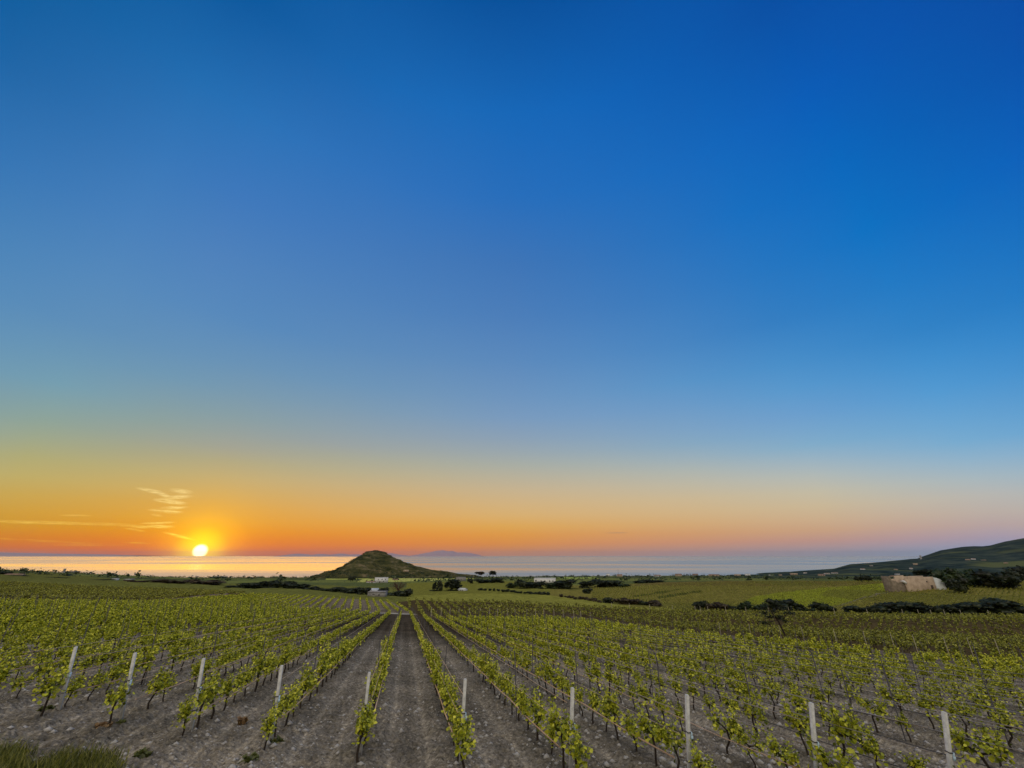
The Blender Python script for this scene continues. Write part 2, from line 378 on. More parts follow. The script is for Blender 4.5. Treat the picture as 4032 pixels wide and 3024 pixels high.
T = .974 * GX + .225 * GY; SS = -.225 * GX + .974 * GY
soil = (PY > pl(LIGHT_TOP, PX)) & (GY > 8)
near = sst(75, 30, GY) * soil
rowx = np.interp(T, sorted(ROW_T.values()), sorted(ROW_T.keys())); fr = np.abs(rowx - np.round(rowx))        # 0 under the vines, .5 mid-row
disp = .06 * np.cos(2 * math.pi * fr) + .05 * (vnoise(GX * .9, GY * .9, 1) - .5)
clod = .05 * (vnoise(GX * 3.1, GY * 3.1, 2) - .5) + .085 * (vnoise(GX * 7.7, GY * 7.7, 3) - .5) + .075 * (vnoise(GX * 17, GY * 17, 4) - .5)
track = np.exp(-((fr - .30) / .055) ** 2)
disp += clod * (1 - .6 * track) - .05 * track + .028 * track * np.sin(SS * 2 * math.pi / .26 + 9 * (fr - .3))
GZ2 = GZ + disp * near + .5 * (vnoise(GX * .11, GY * .11, 9) - .5) * sst(130, 260, GY) * 2
# ground colours, with row shade painted into the far soil
C = np.empty(GX.shape + (3,)); C[:] = (.095, .100, .026)
def paint(mask, c, a=1.0): C[mask] = C[mask] * (1 - a) + np.array(c) * a
n1 = vnoise(GX * .02, GY * .02, 21); n2 = vnoise(GX * .006, GY * .006, 22)
paint(GY > 420, (.065, .080, .030)); paint((GY > 420) & (n2 > .55), (.10, .115, .035)); paint((GY > 600) & (n2 < .3), (.045, .052, .026))
right = (PX > 2165) & (PY < pl(CREST, PX)) & (GY < 420); paint(right, (.125, .112, .028))
paint(right & (PY < 2306) & (PX > 2500), (.10, .082, .026))
yg = [(2900, 2392), (2960, 2350), (3150, 2322), (3332, 2308), (3500, 2296), (3515, 2325), (3400, 2352), (3330, 2378), (3180, 2392)]
paint(inpoly(yg, PX, PY) & (GY < 420), (.155, .175, .018))
paint(right & (n1 > .62), (.085, .085, .02), .7)
for (a, b) in (((2490, 2350), (2680, 2320)), ((2590, 2352), (2760, 2326))):
    f = np.clip((PX - a[0]) / (b[0] - a[0]), 0, 1); yy = a[1] + f * (b[1] - a[1])
    paint(right & (PX > a[0]) & (PX < b[0]) & (np.abs(PY - yy) < 4), (.045, .05, .014))
tr = [(3240, 2400), (3332, 2374), (3400, 2354), (3509, 2327)]
paint(right & (PX > 3240) & (PX < 3509) & (np.abs(PY - pl(tr, PX)) < 3), (.11, .10, .06))
strip = (PX > 1600) & (PX < 2745) & (PY < pl(CREST, PX)) & (PY > pl(STRIP, PX)) & (GY < 330); paint(strip, (.17, .17, .035))
paint((PX > 1600) & (PX < 2165) & (PY < pl(STRIP, PX)) & (PY > 2290) & (GY < 600), (.115, .115, .024))
paint(inpoly([(1284, 2283), (1284, 2270), (1420, 2254), (1468, 2256), (1455, 2280)], PX, PY) & (GY > 350), (.25, .27, .06))
paint(inpoly([(1405, 2292), (1430, 2280), (1736, 2268), (1870, 2272), (1870, 2278), (1600, 2290)], PX, PY) & (GY > 350), (.28, .29, .08))
paint(inpoly([(2140, 2273), (2340, 2271), (2360, 2278), (2150, 2281)], PX, PY) & (GY > 350), (.19, .24, .06))
paint(inpoly([(-900, 2236), (200, 2254), (450, 2280), (380, 2300), (-900, 2290)], PX, PY) & (GY > 250), (.085, .09, .025))
dark = (PY > pl(CREST, PX)) & ~soil & (GY > 40) & (GY < 420) & ((PX < 1010) | (PX > 1560)); paint(dark, (.095, .072, .036))
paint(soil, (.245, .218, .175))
paint(soil & (GY > 60), (.085, .07, .052)); mid = soil & (GY > 28) & (GY <= 60); C[mid] = np.array((.245, .218, .175)) * (1 - sst(28, 60, GY[mid]))[:, None] + np.array((.085, .07, .052)) * sst(28, 60, GY[mid])[:, None]  # far soil painted dark, standing in for shade between the rows
rut = sst(.35, .9, track) * (soil & (GY < 75)); C *= (1 + .30 * rut)[..., None]; mid_ = np.exp(-((fr - .5) / .06) ** 2) * (soil & (GY < 75)); C *= (1 - .22 * mid_)[..., None]; under = np.exp(-(fr / .10) ** 2) * (soil & (GY < 75)); C *= (1 - .25 * under)[..., None]  # ruts lighter; mid-row and the strip under the vines darker
path = soil & (GY > 107.5) & (GY < 112) & (PX > 1380) & (PX < 1720); paint(path, (.42, .40, .34))
bl2 = soil & (GY >= 112) & (PX > 1000) & (PX < 1620); paint(bl2, (.24, .20, .15))
bnd = [(590, 2371), (805, 2346), (920, 2336)]
paint((PX > 560) & (PX < 900) & (np.abs(PY - pl(bnd, PX)) < 4) & (GY < 300), (.22, .17, .13))
paint((PX > 2250) & (PX < 4400) & (PY < pl(LIGHT_TOP, PX)) & (PY > pl(LIGHT_TOP, PX) - 16) & (GY < 130), (.15, .125, .11))
bank = (GY < 11.2) & (GZ > plane_z(GX, GY) + .06); paint(bank, (.12, .12, .04), .8)
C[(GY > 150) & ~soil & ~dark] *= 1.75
C[strip] *= .9
nr, nc = GX.shape
idx = np.arange(nr * nc).reshape(nr, nc)
F = np.stack([idx[:-1, :-1], idx[:-1, 1:], idx[1:, 1:], idx[1:, :-1]], -1).reshape(-1, 4)
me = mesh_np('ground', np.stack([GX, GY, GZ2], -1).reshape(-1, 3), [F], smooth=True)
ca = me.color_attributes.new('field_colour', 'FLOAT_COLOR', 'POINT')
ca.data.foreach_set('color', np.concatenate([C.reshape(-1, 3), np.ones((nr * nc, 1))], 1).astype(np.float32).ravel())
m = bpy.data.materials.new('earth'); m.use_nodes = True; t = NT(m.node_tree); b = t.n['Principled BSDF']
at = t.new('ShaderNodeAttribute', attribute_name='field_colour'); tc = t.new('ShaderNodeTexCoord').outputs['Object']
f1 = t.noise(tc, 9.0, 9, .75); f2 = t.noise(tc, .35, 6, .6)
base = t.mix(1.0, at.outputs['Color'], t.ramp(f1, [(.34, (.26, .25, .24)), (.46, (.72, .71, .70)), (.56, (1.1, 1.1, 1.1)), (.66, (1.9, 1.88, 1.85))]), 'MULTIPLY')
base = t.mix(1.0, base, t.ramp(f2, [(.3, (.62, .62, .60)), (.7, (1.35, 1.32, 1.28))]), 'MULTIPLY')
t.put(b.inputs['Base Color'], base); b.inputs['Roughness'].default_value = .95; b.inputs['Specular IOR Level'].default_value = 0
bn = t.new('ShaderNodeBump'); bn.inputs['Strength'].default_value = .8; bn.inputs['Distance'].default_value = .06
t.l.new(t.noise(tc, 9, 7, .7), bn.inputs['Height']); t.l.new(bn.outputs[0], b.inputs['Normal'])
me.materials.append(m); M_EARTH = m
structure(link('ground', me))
mbk = MB(); mbk.add([(-60, -60, -1.66), (60, -60, -1.66), (60, .8, -1.66), (-60, .8, -1.66)], [(0, 1, 2, 3)])
structure(link('terrace_ground', mbk.build('terrace_ground', mat_basic('terrace_earth', (.16, .15, .08), (.10, .10, .05), 2)))) 

# ------------------------------------------------------------------ sea, islands, headland, hill
SEA = -88.0
m = bpy.data.materials.new('sea_water'); m.use_nodes = True; t = NT(m.node_tree); b = t.n['Principled BSDF']
tc = t.new('ShaderNodeTexCoord').outputs['Object']
mp = t.new('ShaderNodeMapping'); mp.inputs['Scale'].default_value = (.00016, .00075, 1); t.l.new(tc, mp.inputs[0])
sn = t.noise(mp.outputs[0], 1.0, 6, .6)
b.inputs['Base Color'].default_value = (.24, .32, .38, 1); b.inputs['IOR'].default_value = 1.33; b.inputs['Specular IOR Level'].default_value = .5
t.put(b.inputs['Roughness'], t.rng(sn, .40, .60, .15, .34))
me = MB(); me.add([(-120000, 300, SEA), (120000, 300, SEA), (120000, 64000, SEA), (-120000, 64000, SEA)], [(0, 1, 2, 3)])
structure(link('sea', me.build('sea', m)))

def skyline(points, D, depth, base_z, name, mat, n=90, nd=14, amp=.12, seed=5):
    """ridge whose crest stands at distance D with rounded slopes fore and aft"""
    xs = np.linspace(points[0][0], points[-1][0], n); ys = pl(points, xs)
    V = []
    for j in range(nd):
        v = j / (nd - 1) * 2 - 1
        for i in range(n):
            Y = D + v * depth; r = r_of(ys[i]); top = -r * D
            X = (xs[i] - 2016) / FPX * (D * CP + top * SP)
            q = 1 - abs(v) ** 1.6
            nz = 1 + amp * (vnoise(np.array([i * .35]), np.array([j * .9]), seed)[0] - .5) * (1 - q) * 2
            V.append((X, Y, base_z + max(top - base_z, -2) * q * nz - .5))
    idx = np.arange(n * nd).reshape(nd, n)
    F = np.stack([idx[:-1, :-1], idx[:-1, 1:], idx[1:, 1:], idx[1:, :-1]], -1).reshape(-1, 4)
    return link(name, mesh_np(name, V, [F], [mat], smooth=True))
M_ISLE = mat_basic('haze_tinted_island', (.46, .31, .33), (.38, .26, .29), .002, .95)  # mauve of distant haze painted into the islands' base colour
ISLES = [[(1100, 2194), (1140, 2189), (1158, 2183), (1172, 2180), (1190, 2181), (1215, 2185), (1238, 2188), (1262, 2181), (1278, 2182), (1300, 2186), (1335, 2181), (1345, 2179), (1370, 2185), (1398, 2182), (1430, 2184), (1470, 2188), (1500, 2180), (1540, 2178), (1560, 2182), (1590, 2186), (1610, 2192)],
         [(1615, 2192), (1640, 2185), (1668, 2179), (1695, 2174), (1722, 2168), (1745, 2166), (1765, 2170), (1782, 2169), (1800, 2175), (1830, 2175), (1860, 2179), (1885, 2184), (1900, 2190)]]
for pts, Dd in zip(ISLES, (42000, 46000)):
    structure(skyline(pts, Dd, 3400, SEA, 'distant_island', M_ISLE, 110, 10))
structure(skyline([(-500, 2160), (-150, 2166), (0, 2175), (200, 2179), (420, 2183), (560, 2188)], 48000, 3500, SEA, 'distant_island', M_ISLE, 40, 8))

# conical hill by the shore
HILL = [(1160, 2285), (1225, 2274), (1284, 2249), (1329, 2239), (1375, 2218), (1411, 2196), (1433, 2179), (1447, 2171), (1461, 2167), (1478, 2165), (1492, 2166.5), (1515, 2175), (1529, 2181), (1542, 2191), (1556, 2195), (1574, 2203), (1592, 2212), (1619, 2223), (1668, 2236), (1736, 2247), (1800, 2256), (1870, 2266), (1930, 2280)]
DH = 1150.0; hx = np.linspace(1150, 1940, 230); hv = np.linspace(-1.0, 1.0, 130)
V = []; HC = []
for v in hv:
    for x in hx:
        y = float(pl(HILL, x)); r = r_of(y); top = -r * DH
        X = (x - 2016) / FPX * (DH * CP + top * SP)
        depth = 330; Y = DH + v * depth
        gb = gz((x - 2016) / FPX * (DH * CP - 50 * SP), DH) - 6
        hgt = max(top - gb, 0); rel = hgt / 85
        e = max(1 - abs(v), 0); prof = e * e * (3 - 2 * e) * .55 + .45 * e ** 1.15
        width = .30 + .7 * min(rel, 1)
        vv = min(abs(v) / width, 1); e = 1 - vv; prof = .6 * e + .4 * e * e * (3 - 2 * e)
        V.append((X, Y, 0)); HC.append((gb, hgt, prof))
V = np.array(V); HC = np.array(HC)
rg = vnoise(V[:, 0] * .05, V[:, 1] * .05, 31) - .5 + .5 * (vnoise(V[:, 0] * .13, V[:, 1] * .13, 32) - .5)
gl_ = ground(V[:, 0], V[:, 1]) - 3
zz = HC[:, 0] + HC[:, 1] * HC[:, 2] + 6 * rg * (HC[:, 2] < .97) * np.minimum(HC[:, 1] / 40, 1)
ter = np.floor(zz / 9) * 9 + 9 * sst(.25, .9, (zz / 9) % 1); zz = zz * .55 + ter * .45
V[:, 2] = np.minimum(np.where(HC[:, 1] > 1, zz, gl_), HC[:, 0] + HC[:, 1] + .4)
V[:, 2] = np.where(HC[:, 2] < .02, gl_ - 2, V[:, 2])
idx = np.arange(len(V)).reshape(130, 230)
F = np.stack([idx[:-1, :-1], idx[:-1, 1:], idx[1:, 1:], idx[1:, :-1]], -1).reshape(-1, 4)
m = bpy.data.materials.new('hill_scrub'); m.use_nodes = True; t = NT(m.node_tree); b = t.n['Principled BSDF']
g = t.new('ShaderNodeNewGeometry'); sp_ = t.new('ShaderNodeSeparateXYZ'); t.l.new(g.outputs['Normal'], sp_.inputs[0])
tc = t.new('ShaderNodeTexCoord').outputs['Object']
mp = t.new('ShaderNodeMapping'); mp.inputs['Scale'].default_value = (1, 1, 3.5); t.l.new(tc, mp.inputs[0])
n = t.noise(mp.outputs[0], .028, 8, .68)
c = t.ramp(n, [(.34, (.022, .026, .010)), (.46, (.052, .054, .020)), (.56, (.095, .085, .035)), (.68, (.22, .165, .10))])
t.put(b.inputs['Base Color'], c); b.inputs['Roughness'].default_value = .95; b.inputs['Specular IOR Level'].default_value = 0
HV = V.copy()
structure(link('hill', mesh_np('hill', V, [F], [m], smooth=True)))

rng = np.random.default_rng(33); VVh, FFh, nh = [], [], 0
HV = V.copy(); fr_ = np.nonzero((HV[:, 1] < DH + 5) & (HC[:, 1] > 4) & (HC[:, 2] > .05))[0]
sel = rng.choice(fr_, 2600, p=(lambda q: q / q.sum())(np.clip(vnoise(HV[fr_, 0] * .02, HV[fr_, 1] * .03 + HV[fr_, 2] * .06, 35) - .35, .02, 1)))
HILL_SCRUB = (HV[sel], rng)
# headland on the right
HEAD = [(2880, 2266), (2969, 2259), (3064, 2256), (3159, 2248), (3301, 2239), (3345, 2228), (3373, 2221), (3459, 2216), (3509, 2211.5), (3585, 2204.5), (3626, 2200.5), (3648, 2199.5), (3674, 2190.5), (3712, 2179.5), (3753, 2167), (3807, 2159), (3854, 2152.5), (3895, 2150.5), (3933, 2151), (3965, 2147.5), (3996, 2140), (4032, 2132), (4200, 2105), (4500, 2080), (5200, 2060)]
hx = np.linspace(2880, 5200, 300); hv = np.concatenate([np.linspace(0, 1, 90), np.linspace(1.02, 1.25, 8)])
V = []
for v in hv:
    for x in hx:
        u = (x - 2016) / 1800.0; y = float(pl(HEAD, x)); r1 = r_of(y); D0, D1 = 950.0, 2700.0
        if v <= 1:
            Y = D0 + v * (D1 - D0); r0 = .0465
            q = v ** .8; lowr = r0 + (r_of(2262) - r0) * q
            rise = max(lowr - r1, 0); rr = lowr - rise * (sst(.25, 1, v) * .75 + .25 * v) + (.0 if rise > 0 else 0)
            if r1 > lowr: rr = r0 + (r1 - r0) * q
            z = -rr * Y
        else:
            Y = D1 + (v - 1) * 2600; z = -r1 * D1 - (v - 1) / .25 * (60 + -r1 * D1 + 88)
        V.append((u * Y * 1.0, Y, z))
V = np.array(V)
am = sst(1000, 1400, V[:, 1]) * (1 - sst(2300, 2690, V[:, 1]))
V[:, 2] += am * (10 * (vnoise(V[:, 0] * .006, V[:, 1] * .006, 41) - .5) + 5 * (vnoise(V[:, 0] * .02, V[:, 1] * .02, 42) - .5))
V[:, 2] -= 6 * (V[:, 1] < 1000)
idx = np.arange(len(V)).reshape(len(hv), 300)
F = np.stack([idx[:-1, :-1], idx[:-1, 1:], idx[1:, 1:], idx[1:, :-1]], -1).reshape(-1, 4)
m = bpy.data.materials.new('haze_tinted_scrub'); m.use_nodes = True; t = NT(m.node_tree); b = t.n['Principled BSDF']
tc = t.new('ShaderNodeTexCoord').outputs['Object']
n = t.noise(tc, .012, 9, .66); n2_ = t.noise(tc, .0035, 3, .5)
c = t.ramp(n, [(.36, (.012, .024, .026)), (.48, (.024, .042, .040)), (.6, (.048, .066, .052)), (.72, (.09, .11, .07))])  # scrub greens shifted to blue, painting in the haze of distance
c = t.mix(t.rng(n2_, .52, .66), c, (.10, .115, .05))
t.put(b.inputs['Base Color'], c); b.inputs['Roughness'].default_value = .95; b.inputs['Specular IOR Level'].default_value = 0
head_me = mesh_np('headland', V, [F], [m], smooth=True)
structure(link('headland', head_me))
HEADV = V.copy()
def hill_spot(px, py):
    pxx, pyy = project(HV[:, 0], HV[:, 1], HV[:, 2]); d = (pxx - px) ** 2 + (pyy - py) ** 2 * 4 + np.where(HV[:, 1] < DH, 0, 1e9); return tuple(HV[int(np.argmin(d))])
def head_spot(px, py):
    V = HEADV
    pxx, pyy = project(V[:, 0], V[:, 1], V[:, 2]); ok = V[:, 1] < 2700
    d = (pxx - px) ** 2 + (pyy - py) ** 2 * 4 + np.where(ok, 0, 1e9); j = int(np.argmin(d)); return tuple(V[j])

# ------------------------------------------------------------------ vines
def leaf_shape(n, rng, kind):
    """n leaves about the origin; returns (n,k,3) corners, unit size"""
    if kind == 'leaf': base = np.array([(0, 0, 0), (.48, .22, .10), (.42, .68, .06), (0, 1, -.06), (-.42, .68, .06), (-.48, .22, .10)])
    else: base = np.array([(-.5, 0, 0), (.5, .1, .0), (.4, 1, .05), (-.45, .9, -.03)])
    y = rng.uniform(0, 2 * math.pi, n); p = rng.uniform(-1.3, .5, n); r = rng.uniform(-.8, .8, n)
    B = np.repeat(base[None], n, 0)
    def rot(B, a, i, j):
        c, s = np.cos(a)[:, None], np.sin(a)[:, None]; o = B.copy(); o[..., i] = B[..., i] * c - B[..., j] * s; o[..., j] = B[..., i] * s + B[..., j] * c; return o
    B = rot(B, r, 0, 2); B = rot(B, p, 1, 2); B = rot(B, y, 0, 1)
    return B
def leaves_mesh(pos, size, rng, kind='leaf'):
    n = len(pos); B = leaf_shape(n, rng, kind) * np.asarray(size)[:, None, None] + np.asarray(pos)[:, None, :]
    k = B.shape[1]; V = B.reshape(-1, 3); o = np.arange(n)[:, None] * k
    if kind == 'leaf': F = np.concatenate([o + np.array([0, 1, 2, 3]), o + np.array([0, 3, 4, 5])])
    else: F = o + np.array([0, 1, 2, 3])
    return V, F
class Vine: pass
VARS = []
for k in range(12):
    rng = np.random.default_rng(100 + k); full = k < 6; v = Vine()
    h0 = rng.uniform(.50, .60)
    ns = rng.integers(8, 11) if full else rng.integers(5, 8)
    pos, sz = [], []; mb = MB()
    lean = rng.normal(0, .05, 2); kink = rng.normal(0, .035, (3, 2))
    pts = [(0, 0, -.08), (kink[0, 0], kink[0, 1], h0 * .33), (lean[0] + kink[1, 0], lean[1] + kink[1, 1], h0 * .66), (lean[0] * 1.5, lean[1] * 1.5, h0)]
    mb.tube(pts, [.032, .026, .024, .03], 6)
    top = np.array(pts[-1]); wid = .46 if full else .27
    for arm in (-1, 1):
        e = top + np.array([arm * wid, rng.normal(0, .03), rng.uniform(.0, .10)]); mid_ = (top + e) / 2 + np.array([0, 0, .05])
        mb.tube([top, mid_, e], [.022, .016, .010], 5)
    for s_ in range(ns):
        b0 = top + np.array([rng.uniform(-wid, wid), rng.normal(0, .05), rng.uniform(-.02, .08)])
        L = rng.uniform(.30, .62) * (1.0 if full else .92); d = np.array([rng.normal(0, .28), rng.normal(0, .17), 1.0]); d /= np.linalg.norm(d)
        droop = rng.uniform(-.1, .28); nl = int(L / .030)
        sh = [b0 + d * L * q + np.array([d[0], d[1], -.4]) * droop * q * q for q in np.linspace(0, 1, 5)]
        mb.tube(sh, np.linspace(.006, .003, 5), 4)
        for q in np.linspace(.03, 1.0, nl):
            for _ in range(2 if q < .85 else 1):
                c = b0 + d * L * q + np.array([d[0], d[1], -.4]) * droop * q * q
                pos.append(c + rng.normal(0, .045, 3) * np.array([1, 1, .7])); sz.append(rng.uniform(.060, .100) * (1.0 - .3 * q))
    for _ in range(44 if full else 22):
        pos.append(top + np.array([rng.uniform(-wid, wid), rng.normal(0, .10), rng.uniform(-.16, .18)])); sz.append(rng.uniform(.07, .11))
    v.pos = np.array(pos); v.sz = np.array(sz)
    V1, F1 = leaves_mesh(v.pos, v.sz, rng)
    v.leaf = mesh_np('vine_foliage', V1, [F1], [M_VINE]); v.trunk = mb.build('vine_trunk', M_BARK)
    VARS.append(v)
def ordn(n):
    W = ['first', 'second', 'third', 'fourth', 'fifth', 'sixth', 'seventh', 'eighth', 'ninth', 'tenth', 'eleventh', 'twelfth', 'thirteenth', 'fourteenth', 'fifteenth', 'sixteenth', 'seventeenth', 'eighteenth', 'nineteenth', 'twentieth']
    return W[n - 1] if n <= 20 else str(n) + ('st' if n % 10 == 1 else 'nd' if n % 10 == 2 else 'rd' if n % 10 == 3 else 'th')
def row_name(i):
    if 0 <= i <= 9: return f'the row of the {ordn(i + 1)} white post'
    if i > 9: return f'the {ordn(i - 9)} row right of the last white post'
    return f'the {ordn(-i)} row left of the first white post'
# candidate vines of the light-green block
cand = []; rng = np.random.default_rng(5)
for i in sorted(ROW_T):
    bx, by = row_base(i); s0 = -.225 * bx + .974 * by
    s = s0 - .6 + rng.uniform(-.15, .15); k = 0
    while s < 260:
        X, Y = row_point(i, s); s += 1.02 + rng.normal(0, .06)
        if Y < 9 or Y > 235: 
            if Y > 235: break
            continue
        cand.append((i, X, Y, rng.random()))
cand = np.array(cand)
cz = ground(cand[:, 1], cand[:, 2]); cpx, cpy = project(cand[:, 1], cand[:, 2], cz)
_, cpyt = project(cand[:, 1], cand[:, 2], cz + 1.3)
keep = (cpx > -90) & (cpx < 4122) & (cpyt < 3015) & (cpy > pl(LIGHT_TOP, cpx) + 2) & (cand[:, 3] > .08)
keep &= ~((cand[:, 0] >= 8) & (cand[:, 2] < 45) & (cand[:, 3] < .12))
keep &= ~((cand[:, 2] > 106.5) & (cand[:, 2] < 113) & (cpx > 1150) & (cpx < 1750))
cand = cand[keep]; cz = cz[keep]; cpx = cpx[keep]; cpy = cpy[keep]
depth = cand[:, 2] * CP + cz * SP
order = np.argsort(depth); NEARN = 300; is_near = np.zeros(len(cand), bool); is_near[order[:NEARN]] = True
RZ = RAD(90 + 13)
counts = {}
for j in sorted(np.nonzero(is_near)[0], key=lambda j: (cand[j, 0], cand[j, 2])):
    i = int(cand[j, 0]); counts[i] = counts.get(i, 0) + 1; k = counts[i]
    full = i <= 6 or (random.random() < .5)
    v = VARS[random.randrange(0, 6) if full else random.randrange(6, 12)]
    sc = random.uniform(.76, 1.12) * (1.0 if full else .97) * (1 + (.14 if i <= 7 else .10) * min(max((k - 2) / 8, 0), 1))
    root = empty('grapevine', (cand[j, 1], cand[j, 2], cz[j] + .02), RZ + (math.pi if random.random() < .5 else 0) + random.uniform(-.15, .15))
    root.scale = (sc, sc, sc * random.uniform(.92, 1.1))
    if k <= 8: lab = f'{ordn(k)} leafy grapevine from the near end, {row_name(i)[4:]}'
    else: lab = f'small leafy vine beyond the eighth, {row_name(i)[4:]}'
    tag(root, lab, 'grapevine', 'grapevines in the near vineyard rows')
    link('trunk', v.trunk, root); link('foliage', v.leaf, root)
# the rest of the light-green block
def bulk_vines(P, Z, D, rz, leafmat, name, label, fullf=lambda j: True, seed=3, sizeup=1.0):
    rng = np.random.default_rng(seed); LV, LF, n0 = [], [], 0; TV, TF_, t0 = [], [], 0
    for j in range(len(P)):
        v = VARS[rng.integers(0, 6) if fullf(j) else rng.integers(6, 12)]; d = D[j]
        fl = fullf(j); m_ = 90 if d < 30 else 64 if d < 45 else 40 if d < 70 else 22 if d < 110 else 12; m_ = int(m_ * (2.6 if fl else 1.8))
        up = 1.4 if d < 30 else 1.6 if d < 45 else 2.1 if d < 70 else 2.8 if d < 110 else 3.5
        pick = rng.integers(0, len(v.pos), m_); sc = (rng.uniform(.95, 1.06) if fl else rng.uniform(.75, 1.15)) * sizeup
        p = v.pos[pick] * sc + rng.normal(0, .03, (m_, 3)); p = p * np.array([1.2, .45, .80]) + np.array([0, 0, .10]) if fl else p; a = rz + rng.uniform(-.2, .2) + (math.pi if rng.random() < .5 else 0)
        c, s = math.cos(a), math.sin(a)
        q = np.stack([p[:, 0] * c - p[:, 1] * s + P[j, 0], p[:, 0] * s + p[:, 1] * c + P[j, 1], p[:, 2] + Z[j]], -1)
        q = q - np.array([0, 0, .05])
        V1, F1 = leaves_mesh(q, v.sz[pick] * up * sc * (.9 if fl else .98), rng, 'quad'); LV.append(V1); LF.append(F1 + n0); n0 += len(V1)
        if d < 75:
            r_ = .022 if d < 45 else .03; x, y, z = P[j, 0], P[j, 1], Z[j]
            an = np.arange(3) * 2.094; lx, ly = rng.normal(0, .04, 2)
            ring = np.stack([x + r_ * np.cos(an), y + r_ * np.sin(an), np.full(3, z - .05)], -1); ring2 = ring + np.array([lx, ly, .75 * sc])
            TV.append(np.concatenate([ring, ring2])); TF_.append(np.array([(0, 1, 4, 3), (1, 2, 5, 4), (2, 0, 3, 5)]) + t0); t0 += 6
    nl = sum(len(f) for f in LF); F = np.concatenate(LF + [f + n0 for f in TF_]); VV = np.concatenate(LV + TV)
    o = link(name, mesh_np(name, VV, [F], [leafmat, M_BARK], mi=np.arange(len(F)) >= nl))
    return tag(o, label, 'vineyard', None, 'stuff')
far = np.nonzero(~is_near)[0]
rows_far = cand[far, 0]
bulk_vines(cand[far, 1:3], cz[far], depth[far], RZ, M_VINE, 'vineyard_rows', 'bright green rows of grapevines running down towards the hill', lambda j: rows_far[j] <= 11, 3, .98)
# darker blocks beyond
def block(test, az_deg, sp, step, Yr, Xr, seed, jit=.1):
    rng = np.random.default_rng(seed); a = RAD(az_deg); d = np.array([math.sin(a), math.cos(a)]); n = np.array([math.cos(a), -math.sin(a)])
    cx, cy = (Xr[0] + Xr[1]) / 2, (Yr[0] + Yr[1]) / 2; R = .5 * math.hypot(Xr[1] - Xr[0], Yr[1] - Yr[0])
    A, B = np.meshgrid(np.arange(-R, R, sp), np.arange(-R, R, step)); A = A.ravel() + rng.normal(0, jit * .6, A.size); B = B.ravel() + rng.normal(0, jit, B.size)
    X = cx + A * n[0] + B * d[0]; Y = cy + A * n[1] + B * d[1]
    ok = (Y > Yr[0]) & (Y < Yr[1]) & (X > Xr[0]) & (X < Xr[1]); X, Y = X[ok], Y[ok]
    Z = ground(X, Y); px, py = project(X, Y, Z); ok = (px > -60) & (px < 4092) & test(px, py, X, Y) & (rng.random(len(X)) > .06)
    return np.stack([X[ok], Y[ok]], -1), Z[ok]
P, Z = block(lambda px, py, X, Y: (py < pl(LIGHT_TOP, px) - 15) & (py > pl(CREST, px) - 2) & (px > 2150), -13, 2.6, 1.7, (42, 160), (8, 175), 61)
bulk_vines(P, Z, P[:, 1], RAD(103), M_VINED, 'dark_vineyard_rows', 'dark olive vineyard in the hollow right of the bright rows', lambda j: j % 2 == 0, 62, 1.12)
P, Z = block(lambda px, py, X, Y: (py < pl(LIGHT_TOP, px) - 4) & (py > pl(CREST, px)) & (px > 1585) & (px <= 2150), -13, 2.6, 1.5, (100, 185), (-60, 45), 63)
bulk_vines(P, Z, P[:, 1], RAD(103), M_VINED, 'brown_vineyard_rows', 'sparse brownish vineyard with pale stakes in the middle distance', lambda j: False, 64, 1.15)
P, Z = block(lambda px, py, X, Y: (py < pl(LIGHT_TOP, px) - 5) & (py > pl(CREST, px)) & (px < 1000), 62, 3.0, 1.6, (110, 265), (-290, -40), 65)
bulk_vines(P, Z, P[:, 1], RAD(28), M_VINED, 'far_vineyard_rows', 'dark vineyard behind the bright rows below the setting sun', lambda j: True, 66, 1.25)

P, Z = block(lambda px, py, X, Y: (px > 2330) & ~((px < 2640) & (Y < 212)) & (py < pl(CREST, px) + 5) & ~((px > 3470) & (px < 3740) & (py < 2318)), -40, 2.8, 1.9, (185, 345), (20, 430), 67)
bulk_vines(P, Z, P[:, 1], RAD(130), M_VINED, 'hillside_vineyard_rows', 'olive green vineyard slope beyond the dark hedges on the right', lambda j: False, 68, .9)
# ------------------------------------------------------------------ posts, stakes, wires
def post_parts(h):
    a = MB(); a.box(-.034, .034, -.034, .034, -.3, h - .012); a.add([(x, y, z) for z, e in ((h - .012, .034), (h, .025)) for y in (-e, e) for x in (-e, e)], [(4, 5, 7, 6), (0, 1, 5, 4), (2, 6, 7, 3), (0, 4, 6, 2), (1, 3, 7, 5)])
    b_ = MB(); zb = h * .60; b_.box(-.043, .043, -.043, .043, zb, zb + .018)
    c = MB(); c.box(.043, .068, -.048, .02, zb - .10, zb + .015); c.box(.038, .083, -.053, -.033, zb - .12, zb - .05)
    d = MB(); d.box(-.043, .043, -.043, .043, h * .30, h * .30 + .014)
    return a, b_, c, d
pa = post_parts(1.75); post_me = pa[0].build('post_shaft', M_POST); band_me = pa[1].build('wire_band', M_STAKE); clip_me = pa[2].build('wire_clip', M_CLIP); band2 = pa[3].build('wire_band', M_STAKE)
POSTS = {}
